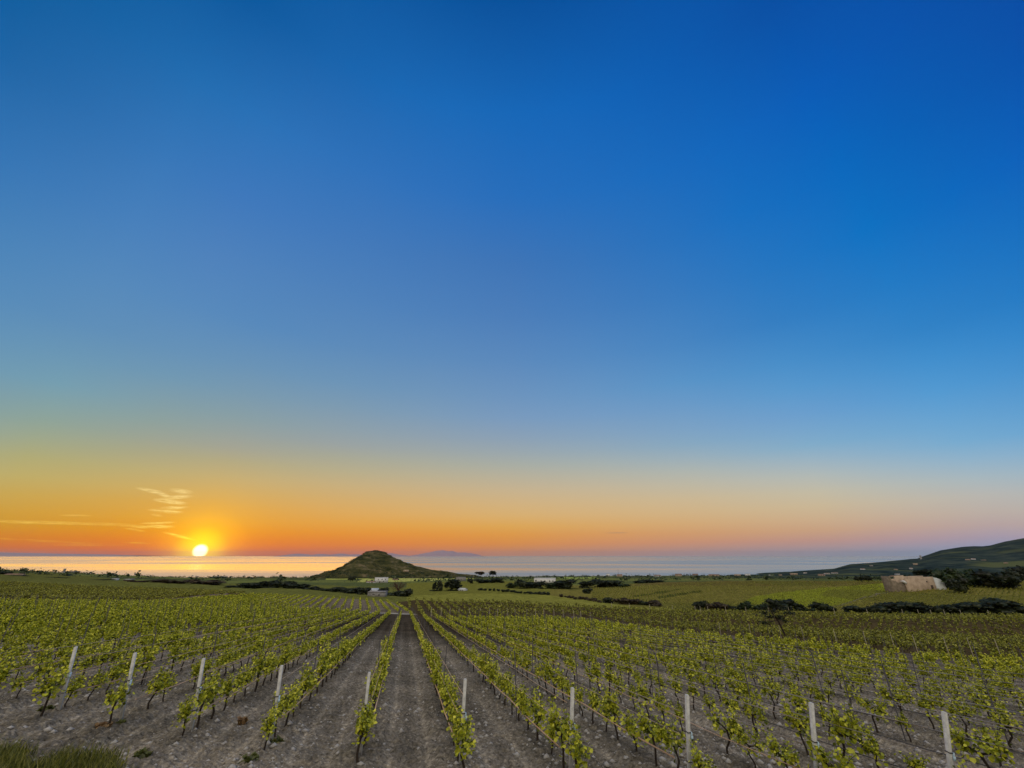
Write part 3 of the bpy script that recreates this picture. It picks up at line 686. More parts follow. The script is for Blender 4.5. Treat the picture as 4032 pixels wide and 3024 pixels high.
for i in range(0, 10):
    x, y = row_base(i); z = gz(x, y); root = empty('vineyard_post', (x, y, z), RAD(13))
    root.rotation_euler = (RAD(8.0 + 1.2 * math.sin(i * 2.3)), RAD((0, -1, -1.5, 0, 0, 0, 2, 3, 4.2, 5.2)[i] + .5 * math.sin(i * 1.7)), RAD(13))
    tag(root, f'{ordn(i + 1)} white concrete end post from the left along the near edge', 'post', 'white end posts of the vine rows')
    link('shaft', post_me, root); link('wire_band', band_me, root); link('wire_clip', clip_me, root); link('wire_band', band2, root)
    if i in (3, 4):
        mb = MB(); mb.tube([(0, -.05, .95), (-.12, -.75, .0)], .008, 4); link('stay_wire', mb.build('stay_wire', M_WIRE), root)
    POSTS[i] = (x, y, z)
st = MB(); st.tube([(0, 0, -.25), (0, 0, 1.92)], .018, 6); stake_me = st.build('vineyard_stake', M_STAKE)
stp = MB(); stp.tube([(0, 0, -.25), (0, 0, 1.9)], .05, 6); pale_me = stp.build('pale_vineyard_stake', M_PALEST)
stakes = []
for i in sorted(ROW_T):
    bx, by = row_base(i); s0 = -.225 * bx + .974 * by; k = 0
    for s in np.arange(s0 + 4.6 + (i * 37 % 10) * .18, 110, 6.1):
        X, Y = row_point(i, s); z = gz(X, Y); px, py = project(X, Y, z); _, pt = project(X, Y, z + 1.9)
        if Y < 9 or px < -40 or px > 4072 or pt > 3010 or py < pl(LIGHT_TOP, px): continue
        k += 1; stakes.append((Y, i, k, X, Y, z))
stakes.sort(); rest = MB()
for n_, (_, i, k, X, Y, z) in enumerate(stakes):
    if n_ < 260:
        o = link('vineyard_stake', stake_me, None, (X, Y, z)); o.rotation_euler = (random.gauss(0, .025), random.gauss(0, .025), random.random() * 3)
        lab = f'{ordn(k)} thin dark stake from the near end, {row_name(i)[4:]}' if k <= 6 else f'thin dark stake beyond the sixth, {row_name(i)[4:]}'
        tag(o, lab, 'stake', 'dark stakes along the vine rows')
    else: rest.tube([(X, Y, z - .1), (X, Y, z + 1.85)], .03, 4)
if rest.n: tag(link('distant_stakes', rest.build('distant_stakes', M_STAKE)), 'thin dark stakes in the far part of the bright rows', 'stakes', None, 'stuff')
# pale end stakes along the middle block
k = 0
for px in range(1700, 2330, 37):
    X, Y, z = spot_py(px + random.randint(-5, 5), float(pl(LIGHT_TOP, px)) - 5, 90); k += 1
    o = link('pale_vineyard_stake', pale_me, None, (X, Y, z)); tag(o, f'{ordn(k)} pale stake from the left along the front of the brown vineyard', 'stake', 'pale stakes before the brown vineyard')
k = 0
for px in (2410, 2480, 2560, 2650, 2740, 2760, 2790, 2860, 2940, 3030, 3110, 3290, 3420, 3560, 3622, 3672, 3725, 3790, 3900):
    X, Y, z = spot_py(px, float(pl(CREST, px)) + 3, 110); k += 1
    o = link('pale_vineyard_stake', pale_me, None, (X, Y, z)); tag(o, f'{ordn(k)} pale stake from the left on the crest before the dark hedges', 'stake', 'pale stakes on the crest')
k = 0
for px in (2840, 2960, 3080, 3170, 3300, 3420, 3530, 3620, 3745, 3840, 3950):
    X, Y, z = spot_py(px, float(pl(LIGHT_TOP, px)) - 8, 40); k += 1
    o = link('pale_vineyard_stake', pale_me, None, (X, Y, z), 0, (.5, .5, 1)); tag(o, f'{ordn(k)} pale stake from the left along the near edge of the dark vineyard', 'stake', 'pale stakes by the dark vineyard')
def strand(i, h, s_end, sag=.02, off=0.0, s_start=0.0):
    bx, by = row_base(i); s0 = -.225 * bx + .974 * by + s_start; pts = []
    for q, s in enumerate(np.arange(s0, s_end, 1.27)):
        X, Y = row_point(i, s); pts.append((X + off, Y, gz(X, Y) + h + (sag * (1 if q % 4 == 2 else .6 if q % 4 else 0)) * -1))
    return pts
for i in range(-3, 17):
    se = (70 if i < 8 else 48)
    mb = MB(); mb.tube(strand(i, .52, se, .04, (.15 if i <= 4 else -.15) if i < 9 else .0, .2), .017 if i < 8 else .010, 5); tag(link('drip_hose', mb.build('drip_hose', M_HOSE if i < 9 else M_STAKE)), f'{"tan" if i < 9 else "dark thin"} drip hose strung low along {row_name(i)}', 'hose', 'drip hoses along the vine rows')
    if i >= -1:
        mb = MB(); mb.tube(strand(i, 1.38, se, .02), .008, 4); tag(link('trellis_wire', mb.build('trellis_wire', M_WIRE)), f'thin upper trellis wire along {row_name(i)}', 'wire', 'trellis wires along the vine rows')
        mb = MB(); mb.tube(strand(i, .98, se, .02, .08 if i <= 4 else -.08), .008, 4); tag(link('trellis_wire', mb.build('trellis_wire', M_WIRE)), f'thin middle trellis wire along {row_name(i)}', 'wire', 'trellis wires along the vine rows')

# ------------------------------------------------------------------ stones, grass, weeds
rng = np.random.default_rng(77); mbV, mbF, n0 = [], [], 0
ICO = np.array([(0, 0, 1), (.9, 0, .1), (.28, .85, .05), (-.72, .53, -.05), (-.72, -.53, .08), (.28, -.85, -.06), (0, 0, -.8)]); IF = np.array([(0, 1, 2), (0, 2, 3), (0, 3, 4), (0, 4, 5), (0, 5, 1), (6, 2, 1), (6, 3, 2), (6, 4, 3), (6, 5, 4), (6, 1, 5)])
cnt = 0
while cnt < 6000:
    Y = float(10 + 34 * rng.random() ** 1.7); X = rng.uniform(-1.15, 1.15) * Y
    if Y < row_base(int(np.clip(np.interp(.974 * X + .225 * Y, list(ROW_T[i] for i in range(0, 10)), range(10)), 0, 9)))[1] - 3.5: continue
    if vnoise(np.array([X * .35]), np.array([Y * .35]), 55)[0] < rng.random() * .75: continue
    r_ = .022 + .085 * rng.random() ** 3.5
    V1 = ICO * (1 + rng.normal(0, .18, ICO.shape)) * r_ * np.array([1.2, 1, .7]); a = rng.uniform(0, 6.28); c, s = math.cos(a), math.sin(a)
    V1 = np.stack([V1[:, 0] * c - V1[:, 1] * s + X, V1[:, 0] * s + V1[:, 1] * c + Y, V1[:, 2]], -1)
    mbV.append(V1); mbF.append(IF + n0); n0 += 7; cnt += 1
VV = np.concatenate(mbV); cxy = VV.reshape(-1, 7, 3)[:, 6, :2]
from mathutils.bvhtree import BVHTree
def near_ground_z(X, Y):
    iy = np.clip(np.searchsorted(YS, Y) - 1, 0, nr - 2); iu = np.clip(np.searchsorted(UU, X / Y) - 1, 0, nc - 2)
    return np.maximum(GZ2[iy, iu], GZ2[iy + 1, iu + 1])
VV[:, 2] += np.repeat(near_ground_z(cxy[:, 0], cxy[:, 1]), 7) - .005
tag(link('stones', mesh_np('stones', VV, [np.concatenate(mbF)], [M_ROCK])), 'small pale stones scattered over the grey soil between the rows', 'stones', None, 'stuff')
def tuft(n, spread, h, rng, wide=.012):
    V, F = [], []
    for k in range(n):
        a, q = rng.uniform(0, 6.28), rng.random() ** .5 * spread; x, y = q * math.cos(a), q * math.sin(a); L = h * rng.uniform(.5, 1.1); l = rng.normal(0, .35, 2); b_ = rng.uniform(0, 6.28); wx, wy = wide * math.cos(b_), wide * math.sin(b_)
        V += [(x - wx, y - wy, -.02), (x + wx, y + wy, -.02), (x + l[0] * L * .4 + wx * .7, y + l[1] * L * .4 + wy * .7, L * .6), (x + l[0] * L * .4 - wx * .7, y + l[1] * L * .4 - wy * .7, L * .6), (x + l[0] * L, y + l[1] * L, L)]
        o = k * 5; F.append((o, o + 1, o + 2, o + 3))
    F = np.array(F); return np.array(V), F, np.array([(f[3], f[2], f[2] + 2) for f in F])
rng = np.random.default_rng(78); VV, F4, F3, n0 = [], [], [], 0
cnt = 0
while cnt < 900:
    Y = rng.uniform(7.6, 11.4); X = rng.uniform(-13.5, -4.0); z = gz(X, Y)
    px, py = project(X, Y, z)
    if py > 3250 or px < -300 or px > 430 + 90 * rng.normal() or px > 230 and py < 2945 + 40 * rng.random(): continue
    if z < plane_z(X, Y) + .10 and rng.random() > .12: continue
    if vnoise(np.array([X * .9]), np.array([Y * .9]), 71)[0] < .42: continue
    V1, f4, f3 = tuft(26, .22, rng.uniform(.08, .42), rng, .009); VV.append(V1 + (X, Y, z)); F4.append(f4 + n0); F3.append(f3 + n0); n0 += len(V1); cnt += 1
tag(link('grass', mesh_np('grass', np.concatenate(VV), [np.concatenate(F4), np.concatenate(F3)], [M_GRASS])), 'rough green grass on the bank at the near left corner', 'grass', None, 'stuff')
WEEDS = [(402, 2872, M_WEEDR, 'rusty', 'soil left of the third white post', .20), (560, 2985, M_WEED, 'green', 'soil below the third white post', .18), (980, 3015, M_WEED, 'leafy', 'bottom edge below the fourth white post', .24), (1078, 2938, M_WEED, 'low green', 'foot of the fourth white post', .2), (955, 2842, M_WEEDR, 'dry', 'bare soil between third and fourth posts', .12), (180, 2800, M_WEED, 'dull', 'soil left of the first white post', .16), (470, 2860, M_WEED, 'small', 'foot of the second white post', .13)]
for (px, py, mt, look, where, s_) in WEEDS:
    X, Y, z = spot_py(px, py, 8); rng = np.random.default_rng(px)
    pos = np.clip(rng.normal(0, .26, (160, 3)), -.5, .5) * np.array([1, .8, .35]) + np.array([0, 0, .2]); pos[:, 2] = np.abs(pos[:, 2]); V1, F1 = leaves_mesh(pos * s_ * 1.6, rng.uniform(.06, .11, 160), rng)
    tag(link('weed', mesh_np('weed', V1, [F1], [mt]), None, (X, Y, z)), f'{look} weed tuft on the {where}', 'weed', 'weeds on the bare soil')

# ------------------------------------------------------------------ bushes and trees
def crown_mesh(name, seed, lumps, nleaf, lsz, mat, flat=.0, core=.72):
    """unit-wide, unit-high crown sitting on z=0"""
    rng = np.random.default_rng(seed); L = []
    for k in range(lumps):
        x = rng.uniform(-.36, .36); y = rng.uniform(-.25, .25); top = 1.0 - 1.5 * x * x - rng.uniform(0, .22); r = rng.uniform(.17, .30)
        L.append((x, y, max(r * .7, top - r * 1.0) if k % 2 else rng.uniform(r * .6, .6), r))
    pos, sz = [], []
    for k in range(nleaf):
        x, y, z, r = L[rng.integers(len(L))]; d = rng.normal(0, 1, 3); d /= np.linalg.norm(d); q = r * rng.uniform(.72, 1.14)
        p = np.array([x, y, z]) + d * q * np.array([1, 1, 1.05]); 
        if p[2] < 0: p[2] = rng.uniform(0, .1)
        pos.append(p - (0, 0, lsz * .4)); sz.append(rng.uniform(.6, 1.4) * lsz)
    V1, F1 = leaves_mesh(np.array(pos), np.array(sz), rng, 'quad')
    VV, FF, n0 = [V1], [F1], len(V1)
    th = np.linspace(0, math.pi, 7); ph = np.arange(9) * 2 * math.pi / 9
    for (x, y, z, r) in L:
        rr = r * core; S_ = np.array([(x + rr * math.sin(a) * math.cos(b_), y + rr * math.sin(a) * math.sin(b_), max(z + rr * math.cos(a), 0)) for a in th for b_ in ph])
        S_ += rng.normal(0, .02, S_.shape) * r; f = np.array([(i * 9 + j, i * 9 + (j + 1) % 9, (i + 1) * 9 + (j + 1) % 9, (i + 1) * 9 + j) for i in range(6) for j in range(9)])
        VV.append(S_); FF.append(f + n0); n0 += len(S_)
    return mesh_np(name, np.concatenate(VV), [np.concatenate(FF)], [mat])
BV = {}
for key, mt in (('dark', M_BUSH), ('green', M_BUSHG), ('brown', M_BUSHR)):
    BV[key] = [crown_mesh('bush_crown', 200 + k * 7 + len(key), 7 + k, 900, .075, mt) for k in range(4)]
def put_bush(px, wpx, top, Y, key, label, cat='bush', group=None, name='bush', sink=.3):
    X, Y, z = spot(px, Y); dep = Y * CP + z * SP; ztop = -r_of(top) * Y
    h = max(ztop - z + sink, 1.0); wd = wpx * dep / FPX
    o = link(name, random.choice(BV[key]), None, (X, Y, z - sink), random.choice((0, math.pi)) + random.uniform(-.4, .4), (wd * 1.25, wd * 1.1, h * 1.12))
    return tag(o, label, cat, group)
BUSHES = [  # px, width, top, distance, kind, label
    (3358, 66, 2385, 178, 'dark', 'small dark bush left of the long right hand hedges'),
    (3440, 46, 2386, 176, 'dark', 'low end bush where the first long hedge begins'),
    (3490, 90, 2369, 177, 'dark', 'tall left part of the first long dark hedge'),
    (3560, 100, 2370, 177, 'dark', 'middle part of the first long dark hedge'),
    (3630, 86, 2371, 177, 'dark', 'right part of the first long dark hedge'),
    (3690, 60, 2384, 176, 'dark', 'low gap filler between the two long dark hedges'),
    (3745, 80, 2381, 176, 'dark', 'low left part of the second long dark hedge'),
    (3825, 110, 2371, 176, 'dark', 'middle part of the second long dark hedge'),
    (3935, 130, 2357, 177, 'dark', 'tall rounded top of the second long dark hedge'),
    (4020, 90, 2381, 176, 'dark', 'last hedge bush at the right edge of view'),
    (2762, 58, 2363, 186, 'dark', 'rounded dark bush left of a broad brown thicket'),
    (2824, 74, 2372, 186, 'brown', 'broad brown thicket beside a rounded dark bush'),
    (2878, 36, 2383, 184, 'dark', 'small bush right of the brown thicket'),
    (2936, 58, 2364, 186, 'green', 'green bush at the left of the tallest thicket'),
    (2996, 70, 2378, 185, 'green', 'low green bush joining the tallest thicket'),
    (3053, 56, 2355, 186, 'dark', 'tallest dark bush top on the crest beyond the lone pine'),
    (3096, 84, 2358, 186, 'dark', 'broad rounded dark bush right behind the lone pine'),
    (3150, 40, 2380, 184, 'dark', 'low dark bush at the right of the tallest thicket'),
    (3190, 40, 2393, 182, 'green', 'tiny green bush between thicket and single dark bush'),
    (3238, 66, 2369, 184, 'dark', 'single dark bush leaning right on the crest'),
    (3268, 40, 2385, 184, 'dark', 'low tail of the single dark bush on the crest'),
    (2395, 32, 2352, 202, 'dark', 'small upright dark bush in the olive field'),
    (2450, 56, 2354, 200, 'brown', 'wide brownish bush in the olive field'),
    (2494, 50, 2357, 200, 'brown', 'brownish bush right of the widest olive field bush'),
    (2532, 42, 2364, 199, 'dark', 'low dark bush between two brownish bushes'),
    (2582, 54, 2362, 198, 'brown', 'last brownish bush at the right of the olive field'),
    (2017, 38, 2294, 345, 'green', 'left end tree clump below the flat white villa'),
    (2062, 66, 2282, 350, 'dark', 'dark clump left of the flat white villa'),
    (2118, 70, 2288, 350, 'dark', 'dark clump before the left part of the white villa'),
    (2176, 46, 2295, 350, 'green', 'green clump before the right part of the white villa'),
    (2226, 80, 2281, 355, 'dark', 'dark clump right of the flat white villa'),
    (2310, 60, 2284, 355, 'dark', 'dark clump left in the wide grove near the villa'),
    (2366, 70, 2279, 360, 'dark', 'tallest dark clump in the wide grove near the villa'),
    (2420, 64, 2285, 355, 'dark', 'right clump in the wide grove near the villa'),
    (2462, 40, 2299, 345, 'green', 'low green end of the wide grove near the villa'),
    (2537, 62, 2281, 430, 'dark', 'separate dark clump right of the wide grove'),
    (2592, 46, 2284, 430, 'dark', 'low companion of the separate dark clump'),
    (1853, 22, 2276, 470, 'dark', 'tiny round bush beyond the small shed'),
    (1897, 58, 2279, 470, 'dark', 'low dark hedge beyond the small shed'),
    (1958, 44, 2275, 470, 'dark', 'low dark clump right of the far hedge'),
    (2316, 34, 2316, 290, 'dark', 'small dark bush below the wide grove'),
    (984, 76, 2294, 262, 'dark', 'dark hedge bush nearest below the sunlit sea on the left'),
    (1048, 76, 2283, 266, 'dark', 'tallest bush of the left dark hedge'),
    (1112, 86, 2288, 262, 'dark', 'wide middle bush of the left dark hedge'),
    (1180, 78, 2295, 255, 'dark', 'right bush of the left dark hedge'),
    (1228, 48, 2308, 245, 'dark', 'low bush right of the left dark hedge'),
    (1276, 66, 2315, 236, 'dark', 'low dark bush farther left of the stone hut'),
    (1330, 44, 2311, 226, 'dark', 'round dark bush second left of the stone hut'),
    (1366, 44, 2316, 222, 'dark', 'low dark bush left of the stone hut'),
    (1394, 54, 2312, 218, 'dark', 'tall dark bush close left of the stone hut'),
    (1434, 44, 2313, 214, 'dark', 'dark bush touching the left of the stone hut'),
    (1507, 40, 2311, 222, 'dark', 'dark bush behind the stone hut'),
    (1556, 56, 2326, 204, 'dark', 'low dark bush under the bare reddish tree'),
    (1598, 46, 2317, 202, 'dark', 'tall round dark bush right of the bare tree'),
    (928, 60, 2303, 275, 'dark', 'low dark bush at the left end of the left hedge'),
    (970, 60, 2301, 270, 'dark', 'small dark bush within the left end of the hedge'),
    (12, 40, 2250, 560, 'dark', 'dark bush at the far left edge of view'),
    (70, 74, 2270, 470, 'dark', 'dark bush below the brown roofed far left house'),
    (203, 48, 2281, 430, 'dark', 'low dark bush below the grey coastal tower'),
    (243, 38, 2274, 440, 'dark', 'taller dark bush below the grey coastal tower'),
    (393, 76, 2281, 400, 'dark', 'broad dark bush left of the tiny white house'),
    (560, 70, 2284, 380, 'brown', 'brownish thicket right of the open shed'),
    (640, 80, 2282, 380, 'brown', 'brownish thicket left below the sun'),
    (725, 90, 2280, 380, 'brown', 'brownish thicket straight below the sun'),
    (815, 90, 2284, 360, 'brown', 'brownish thicket right below the sun'),
    (1377, 12, 2270, 740, 'dark', 'first of three narrow dark shrubs left of the white farmhouse'),
    (1388, 11, 2267, 740, 'dark', 'second of three narrow dark shrubs left of the white farmhouse'),
    (1396, 10, 2266, 740, 'dark', 'third of three narrow dark shrubs left of the white farmhouse'),
    (3762, 90, 2235, 262, 'green', 'large green tree clump right of the ruined farmhouse'),
    (3788, 60, 2270, 240, 'dark', 'low dark bush touching the right wall of the ruin'),
    (3836, 80, 2243, 275, 'green', 'middle green clump among the trees right of the ruin'),
    (3890, 60, 2248, 275, 'green', 'small green clump among the trees right of the ruin'),
    (3928, 110, 2243, 262, 'dark', 'broad dark tree clump right of the ruined farmhouse'),
    (3985, 52, 2263, 262, 'dark', 'round dark bush near the right edge beyond the ruin'),
    (4010, 70, 2228, 420, 'dark', 'far dark bush high on the slope at the right edge'),
    (3411, 44, 2263, 400, 'dark', 'round dark bush left beyond the ruined farmhouse'),
    (3382, 24, 2268, 410, 'dark', 'small dark bush left of a round one beyond the ruin'),
]
for b_ in BUSHES: put_bush(*b_, group='bushes and hedges across the fields')
# low scrub lines between the fields
k = 0
for (x0, y0, x1, y1, n_, Yd) in ((1885, 2318, 2165, 2340, 16, 250), (2200, 2346, 2370, 2369, 9, 215)):
    for q in range(n_):
        f = (q + .5) / n_; px = x0 + f * (x1 - x0); X, Y, z = spot_py(px, y0 + f * (y1 - y0) + 5, 120, 420); dep = Y * CP + z * SP
        k += 1; o = link('hedge_shrub', random.choice(BV['dark' if n_ == 16 else 'brown']), None, (X, Y, z - .2), random.random() * 6, ((x1 - x0) / n_ * dep / FPX * 1.5, 2.2, random.uniform(1.3, 2.2)))
        tag(o, f'{ordn(q + 1)} low shrub from the left in the {"dark hedge line below the villa grove" if n_ == 16 else "brown scrub line beside the olive field"}', 'shrub', 'low shrubs between the fields')

def tree(px, wpx, top, crown_bottom, Y, label, key='dark', seed=1, rtr=.16, cat='tree', name='tree', lumps=9, group=None):
    X, Y, z = spot(px, Y); dep = Y * CP + z * SP; zt = -r_of(top) * Y; zb = -r_of(crown_bottom) * Y; wd = wpx * dep / FPX
    root = tag(empty(name, (X, Y, z)), label, cat, group)
    mb = MB(); H = zt - z; hb = max(zb - z, .3)
    mb.tube([(0, 0, -.2), (.05 * hb, .02, hb * .6), (.02 * hb, 0, hb + .45 * (H - hb))], [rtr, rtr * .8, rtr * .3], 7)
    rng = np.random.default_rng(seed)
    for k in range(6):
        a = rng.uniform(0, 6.28); e = np.array([math.cos(a) * wd * .32, math.sin(a) * wd * .32, hb + (H - hb) * rng.uniform(.3, .7)]); mb.tube([(.03 * hb, 0, hb * .85), e * np.array([.5, .5, .8]), e], [rtr * .5, rtr * .35, rtr * .15], 5)
    part('trunk', mb, M_TRUNK, root)
    c = link('crown', crown_mesh('crown', seed, lumps, 900, .09, {'dark': M_BUSH, 'green': M_BUSHG, 'brown': M_BUSHR}[key], core=.6), root, (0, 0, hb), 0, (wd * 1.15, wd * 1.0, H - hb))
    return root
G = 'dark trees near the small shed'
tree(1710, 18, 2288, 2325, 300, 'left narrow round-headed tree of the pair by the shed', 'dark', 301, .2, group=G)
tree(1730, 20, 2278, 2322, 300, 'taller right narrow tree of the pair by the shed', 'dark', 302, .2, group=G)
tree(1780, 56, 2275, 2322, 302, 'broad dark tree between the narrow pair and the shed', 'dark', 303, .25, group=G)
put_bush(1715, 46, 2329, 299, 'dark', 'low dark shrubs at the foot of the narrow tree pair', group=None, sink=.1)
put_bush(1786, 50, 2327, 298, 'dark', 'low dark shrubs at the foot of the broad tree', sink=.1)
tree(1941, 28, 2246, 2262, 1150, 'lone round tree standing against the sea right of the hill', 'dark', 305, .4)
tree(1889, 30, 2249, 2263, 1150, 'thin brownish tree against the sea left of a rounder one', 'brown', 306, .4)
tree(3659, 62, 2235, 2266, 300, 'round dark tree behind the ruined farmhouse', 'dark', 307, .35)

# bare reddish tree by the hut
X, Y, z = spot(1566, 210); root = tag(empty('bare_tree', (X, Y, z)), 'bare reddish brown tree rising beside the stone hut', 'tree')
mb = MB(); rng = np.random.default_rng(9); tw = MB(); H = -r_of(2279) * Y - z
mb.tube([(0, 0, -.2), (.1, 0, H * .25), (0, .1, H * .45)], [.22, .17, .12], 7)
for k in range(34):
    a = rng.uniform(0, 6.28); rr = rng.uniform(.3, 1) * 4.4; e = np.array([math.cos(a) * rr, math.sin(a) * rr * .8, H * (.98 - .07 * (rr / 1.6) ** 1.4) * rng.uniform(.75, 1.0)]); s_ = np.array([0, .05, H * rng.uniform(.2, .45)]); md = (s_ + e) / 2 + np.array([0, 0, -.3])
    tw.tube([s_, md, e], [.08, .05, .02], 4, False)
    for _ in range(9):
        q = rng.uniform(.4, 1); p = s_ + (e - s_) * q; tw.tube([p, p + rng.normal(0, .55, 3) + np.array([0, 0, .5])], [.026, .014], 3, False)
part('trunk', mb, M_TRUNK, root); part('branch', tw, M_TWIG, root)['kind'] = 'stuff'

# lone pine in the dark vineyard
X, Y, z = spot_py(3103, 2524, 40); dep = Y * CP + z * SP; k = dep / FPX
root = tag(empty('pine_tree', (X, Y, z)), 'lone leaning pine with flat layered crown in the dark vineyard', 'tree')
def pp(px, py, dy=0): return ((px - 3103) * k * 1.1, dy, -(py - 2524) * k * 1.14)
mb = MB(); mb.tube([pp(3103, 2530), pp(3095, 2500), pp(3085, 2468), pp(3074, 2448), pp(3062, 2428), pp(3052, 2410)], [.14, .13, .11, .08, .05, .025], 7)
for e, r0 in (((3040, 2446), (3078, 2456)), ((3030, 2470), (3080, 2462)), ((3108, 2446), (3080, 2458)), ((3140, 2436), (3084, 2460)), ((3098, 2418), (3068, 2438)), ((3034, 2420), (3060, 2430))):
    for dy in (-.35, .4): mb.tube([pp(*r0), tuple((np.array(pp(*r0)) + np.array(pp(*e, dy))) / 2 + np.array([0, 0, -.05])), pp(*e, dy)], [.04, .028, .012], 5)
part('trunk', mb, M_TRUNK, root)
rng = np.random.default_rng(19); pos = []
for (px, py, wx, wz, n_) in ((3052, 2412, 14, 7, 70), (3040, 2438, 22, 8, 130), (3058, 2450, 18, 5, 90), (3032, 2468, 22, 7, 120), (3090, 2452, 20, 9, 150), (3130, 2438, 22, 6, 130), (3105, 2425, 16, 6, 70), (3026, 2424, 12, 6, 60), (3075, 2432, 20, 6, 80), (3108, 2462, 10, 6, 50)):
    c = np.array(pp(px, py)); q = rng.normal(0, .5, (n_, 3)) * np.array([wx * k, .55, wz * k]) + c; pos.append(q)
pos = np.concatenate(pos); V1, F1 = leaves_mesh(pos, rng.uniform(.10, .19, len(pos)), rng, 'quad')
link('crown', mesh_np('crown', V1, [F1], [M_BUSH]), root)

VV, FF, n0 = [], [], 0; rng = HILL_SCRUB[1]
for c in HILL_SCRUB[0]:
    w_ = rng.uniform(1.0, 3.6); pos = rng.normal(0, .4, (9, 3)) * np.array([w_, w_, .7]) + c + np.array([rng.normal(0, 1.2), 0, .5])
    V1, F1 = leaves_mesh(pos, rng.uniform(.7, 1.5, 9), rng, 'quad'); VV.append(V1); FF.append(F1 + n0); n0 += len(V1)
tag(link('hill_scrub', mesh_np('hill_scrub', np.concatenate(VV), [np.concatenate(FF)], [M_BUSHG])), 'dark low scrub growing over the flanks of the conical hill', 'scrub', None, 'stuff')
# coastal scrub: an uncountable fringe along the shore
rng = np.random.default_rng(91); VV, FF, n0 = [], [], 0
for q in range(900):
    u = rng.uniform(-1.2, 1.25); Y = math.exp(rng.uniform(math.log(620), math.log(2060)))
    if rng.random() < .45: Y = rng.uniform(1500, 2080) if u > -.8 else rng.uniform(900, 1500)
    if u < -.8 and Y > 1500: continue
    if u > .55 and Y > 950: continue
    X = u * Y; z = gz(X, Y)
    if z < SEA + 1: continue
    px, py = project(X, Y, z)
    if 1230 < px < 1780 and Y > 800: continue
    w_, h_ = rng.uniform(6, 26), rng.uniform(2.5, 7) * (1.3 if rng.random() < .1 else 1)
    pos = rng.normal(0, .33, (26, 3)) * np.array([w_, w_ * .5, h_]) + np.array([X, Y, z + h_ * .35]); pos[:, 2] = np.maximum(pos[:, 2], z - 1)
    V1, F1 = leaves_mesh(pos, rng.uniform(.25, .5, 26) * (h_ * .9 + 1), rng, 'quad'); VV.append(V1); FF.append(F1 + n0); n0 += len(V1)
tag(link('coastal_scrub', mesh_np('coastal_scrub', np.concatenate(VV), [np.concatenate(FF)], [M_BUSHG])), 'dark scrub scattered over the flat land by the shore', 'scrub', None, 'stuff')

# ------------------------------------------------------------------ buildings
def building(name, px, Y, wpx, top, label, wallm, roof='flat', roofm=None, dep_m=6, rz=0.0, wins=(), door=None, cat='house', ratio=None, group=None, loc=None):
    X, Y, z = loc if loc else spot(px, Y); k = (Y * CP + z * SP) / FPX; wd = wpx * k; zt = -r_of(top) * Y; h = max(zt - z, 1.6) + .3
    root = tag(empty(name, (X, Y, z - .3), rz), label, cat, group); mb = MB(); d = dep_m / 2; x = wd / 2
    if roof == 'flat':
        mb.box(-x, x, -d, d, 0, h - .25); part('wall', mb, wallm, root)
        rb = MB(); rb.box(-x - .12, x + .12, -d - .12, d + .12, h - .25, h); part('roof', rb, roofm or wallm, root)
    else:
        hw = h * (.66 if roof == 'gable' else .8); mb.box(-x, x, -d, d, 0, hw); mb.add([(-x, -d, hw), (-x, d, hw), (-x, 0, h - .12), (x, -d, hw), (x, d, hw), (x, 0, h - .12)], [], [(0, 2, 1), (3, 4, 5)]); part('wall', mb, wallm, root)
        rb = MB(); e = .25
        for sg in (-1, 1): rb.add([(-x - e, sg * (d + e), hw - .18), (x + e, sg * (d + e), hw - .18), (x + e, 0, h), (-x - e, 0, h), (-x - e, sg * (d + e), hw - .30), (x + e, sg * (d + e), hw - .30), (x + e, 0, h - .14), (-x - e, 0, h - .14)], [(0, 1, 2, 3), (4, 7, 6, 5), (0, 4, 5, 1), (1, 5, 6, 2), (3, 7, 4, 0)])
        part('roof', rb, roofm, root)
    for (fx, fz, fw, fh) in wins:
        wb = MB(); wb.box(fx * x - fw * x, fx * x + fw * x, -d - .03, -d + .05, fz * h - fh * h, fz * h + fh * h); f_ = part('window', wb, M_DARKW, root)
        sb = MB(); sb.box(fx * x - fw * x * 1.15, fx * x + fw * x * 1.15, -d - .09, -d - .032, fz * h - fh * h - .10, fz * h - fh * h); part('sill', sb, wallm, f_)
    if door:
        fx, fw, fh = door; db = MB(); db.box(fx * x - fw * x, fx * x + fw * x, -d - .035, -d + .05, .02, fh * h); part('door', db, M_DOOR, root)
    return root
building('farmhouse', 1501, 620, 50, 2274, 'white two storey farmhouse with flat roof at the hill foot', M_WHITE, 'flat', None, 9, .25, ((-.45, .68, .07, .09), (.1, .68, .07, .09), (.6, .68, .07, .09), (.35, .3, .07, .1)), (-.2, .08, .36))
building('outbuilding', 1460, 600, 34, 2288, 'low outbuilding with brown roof left of the white farmhouse', M_WHITE, 'gable', M_ROOFT, 5, .2, ((-.3, .35, .1, .14),), (.3, .12, .5))
root = building('stone_hut', 1486, 190, 65, 2328, 'grey stone hut with stepped gable at the end of the rows', M_STONE, 'flat', None, 6, .08, ((-.3, .62, .13, .05), (.35, .5, .09, .11)), None, 'hut')
hx_ = 65 * (196 * CP + gz(-55, 196) * SP) / FPX / 2
pb = MB(); pb.add([(-hx_, -3.0, 2.6), (hx_, -3.0, 2.6), (hx_ * .9, -3.0, 3.1), (hx_ * .25, -3.0, 3.0), (0, -3.0, 3.45), (-hx_ * .3, -3.0, 3.05), (-hx_ * .95, -3.0, 3.15)] + [(-hx_, -2.7, 2.6), (hx_, -2.7, 2.6), (hx_ * .9, -2.7, 3.1), (hx_ * .25, -2.7, 3.0), (0, -2.7, 3.45), (-hx_ * .3, -2.7, 3.05), (-hx_ * .95, -2.7, 3.15)], [(0, 1, 8, 7)], [])
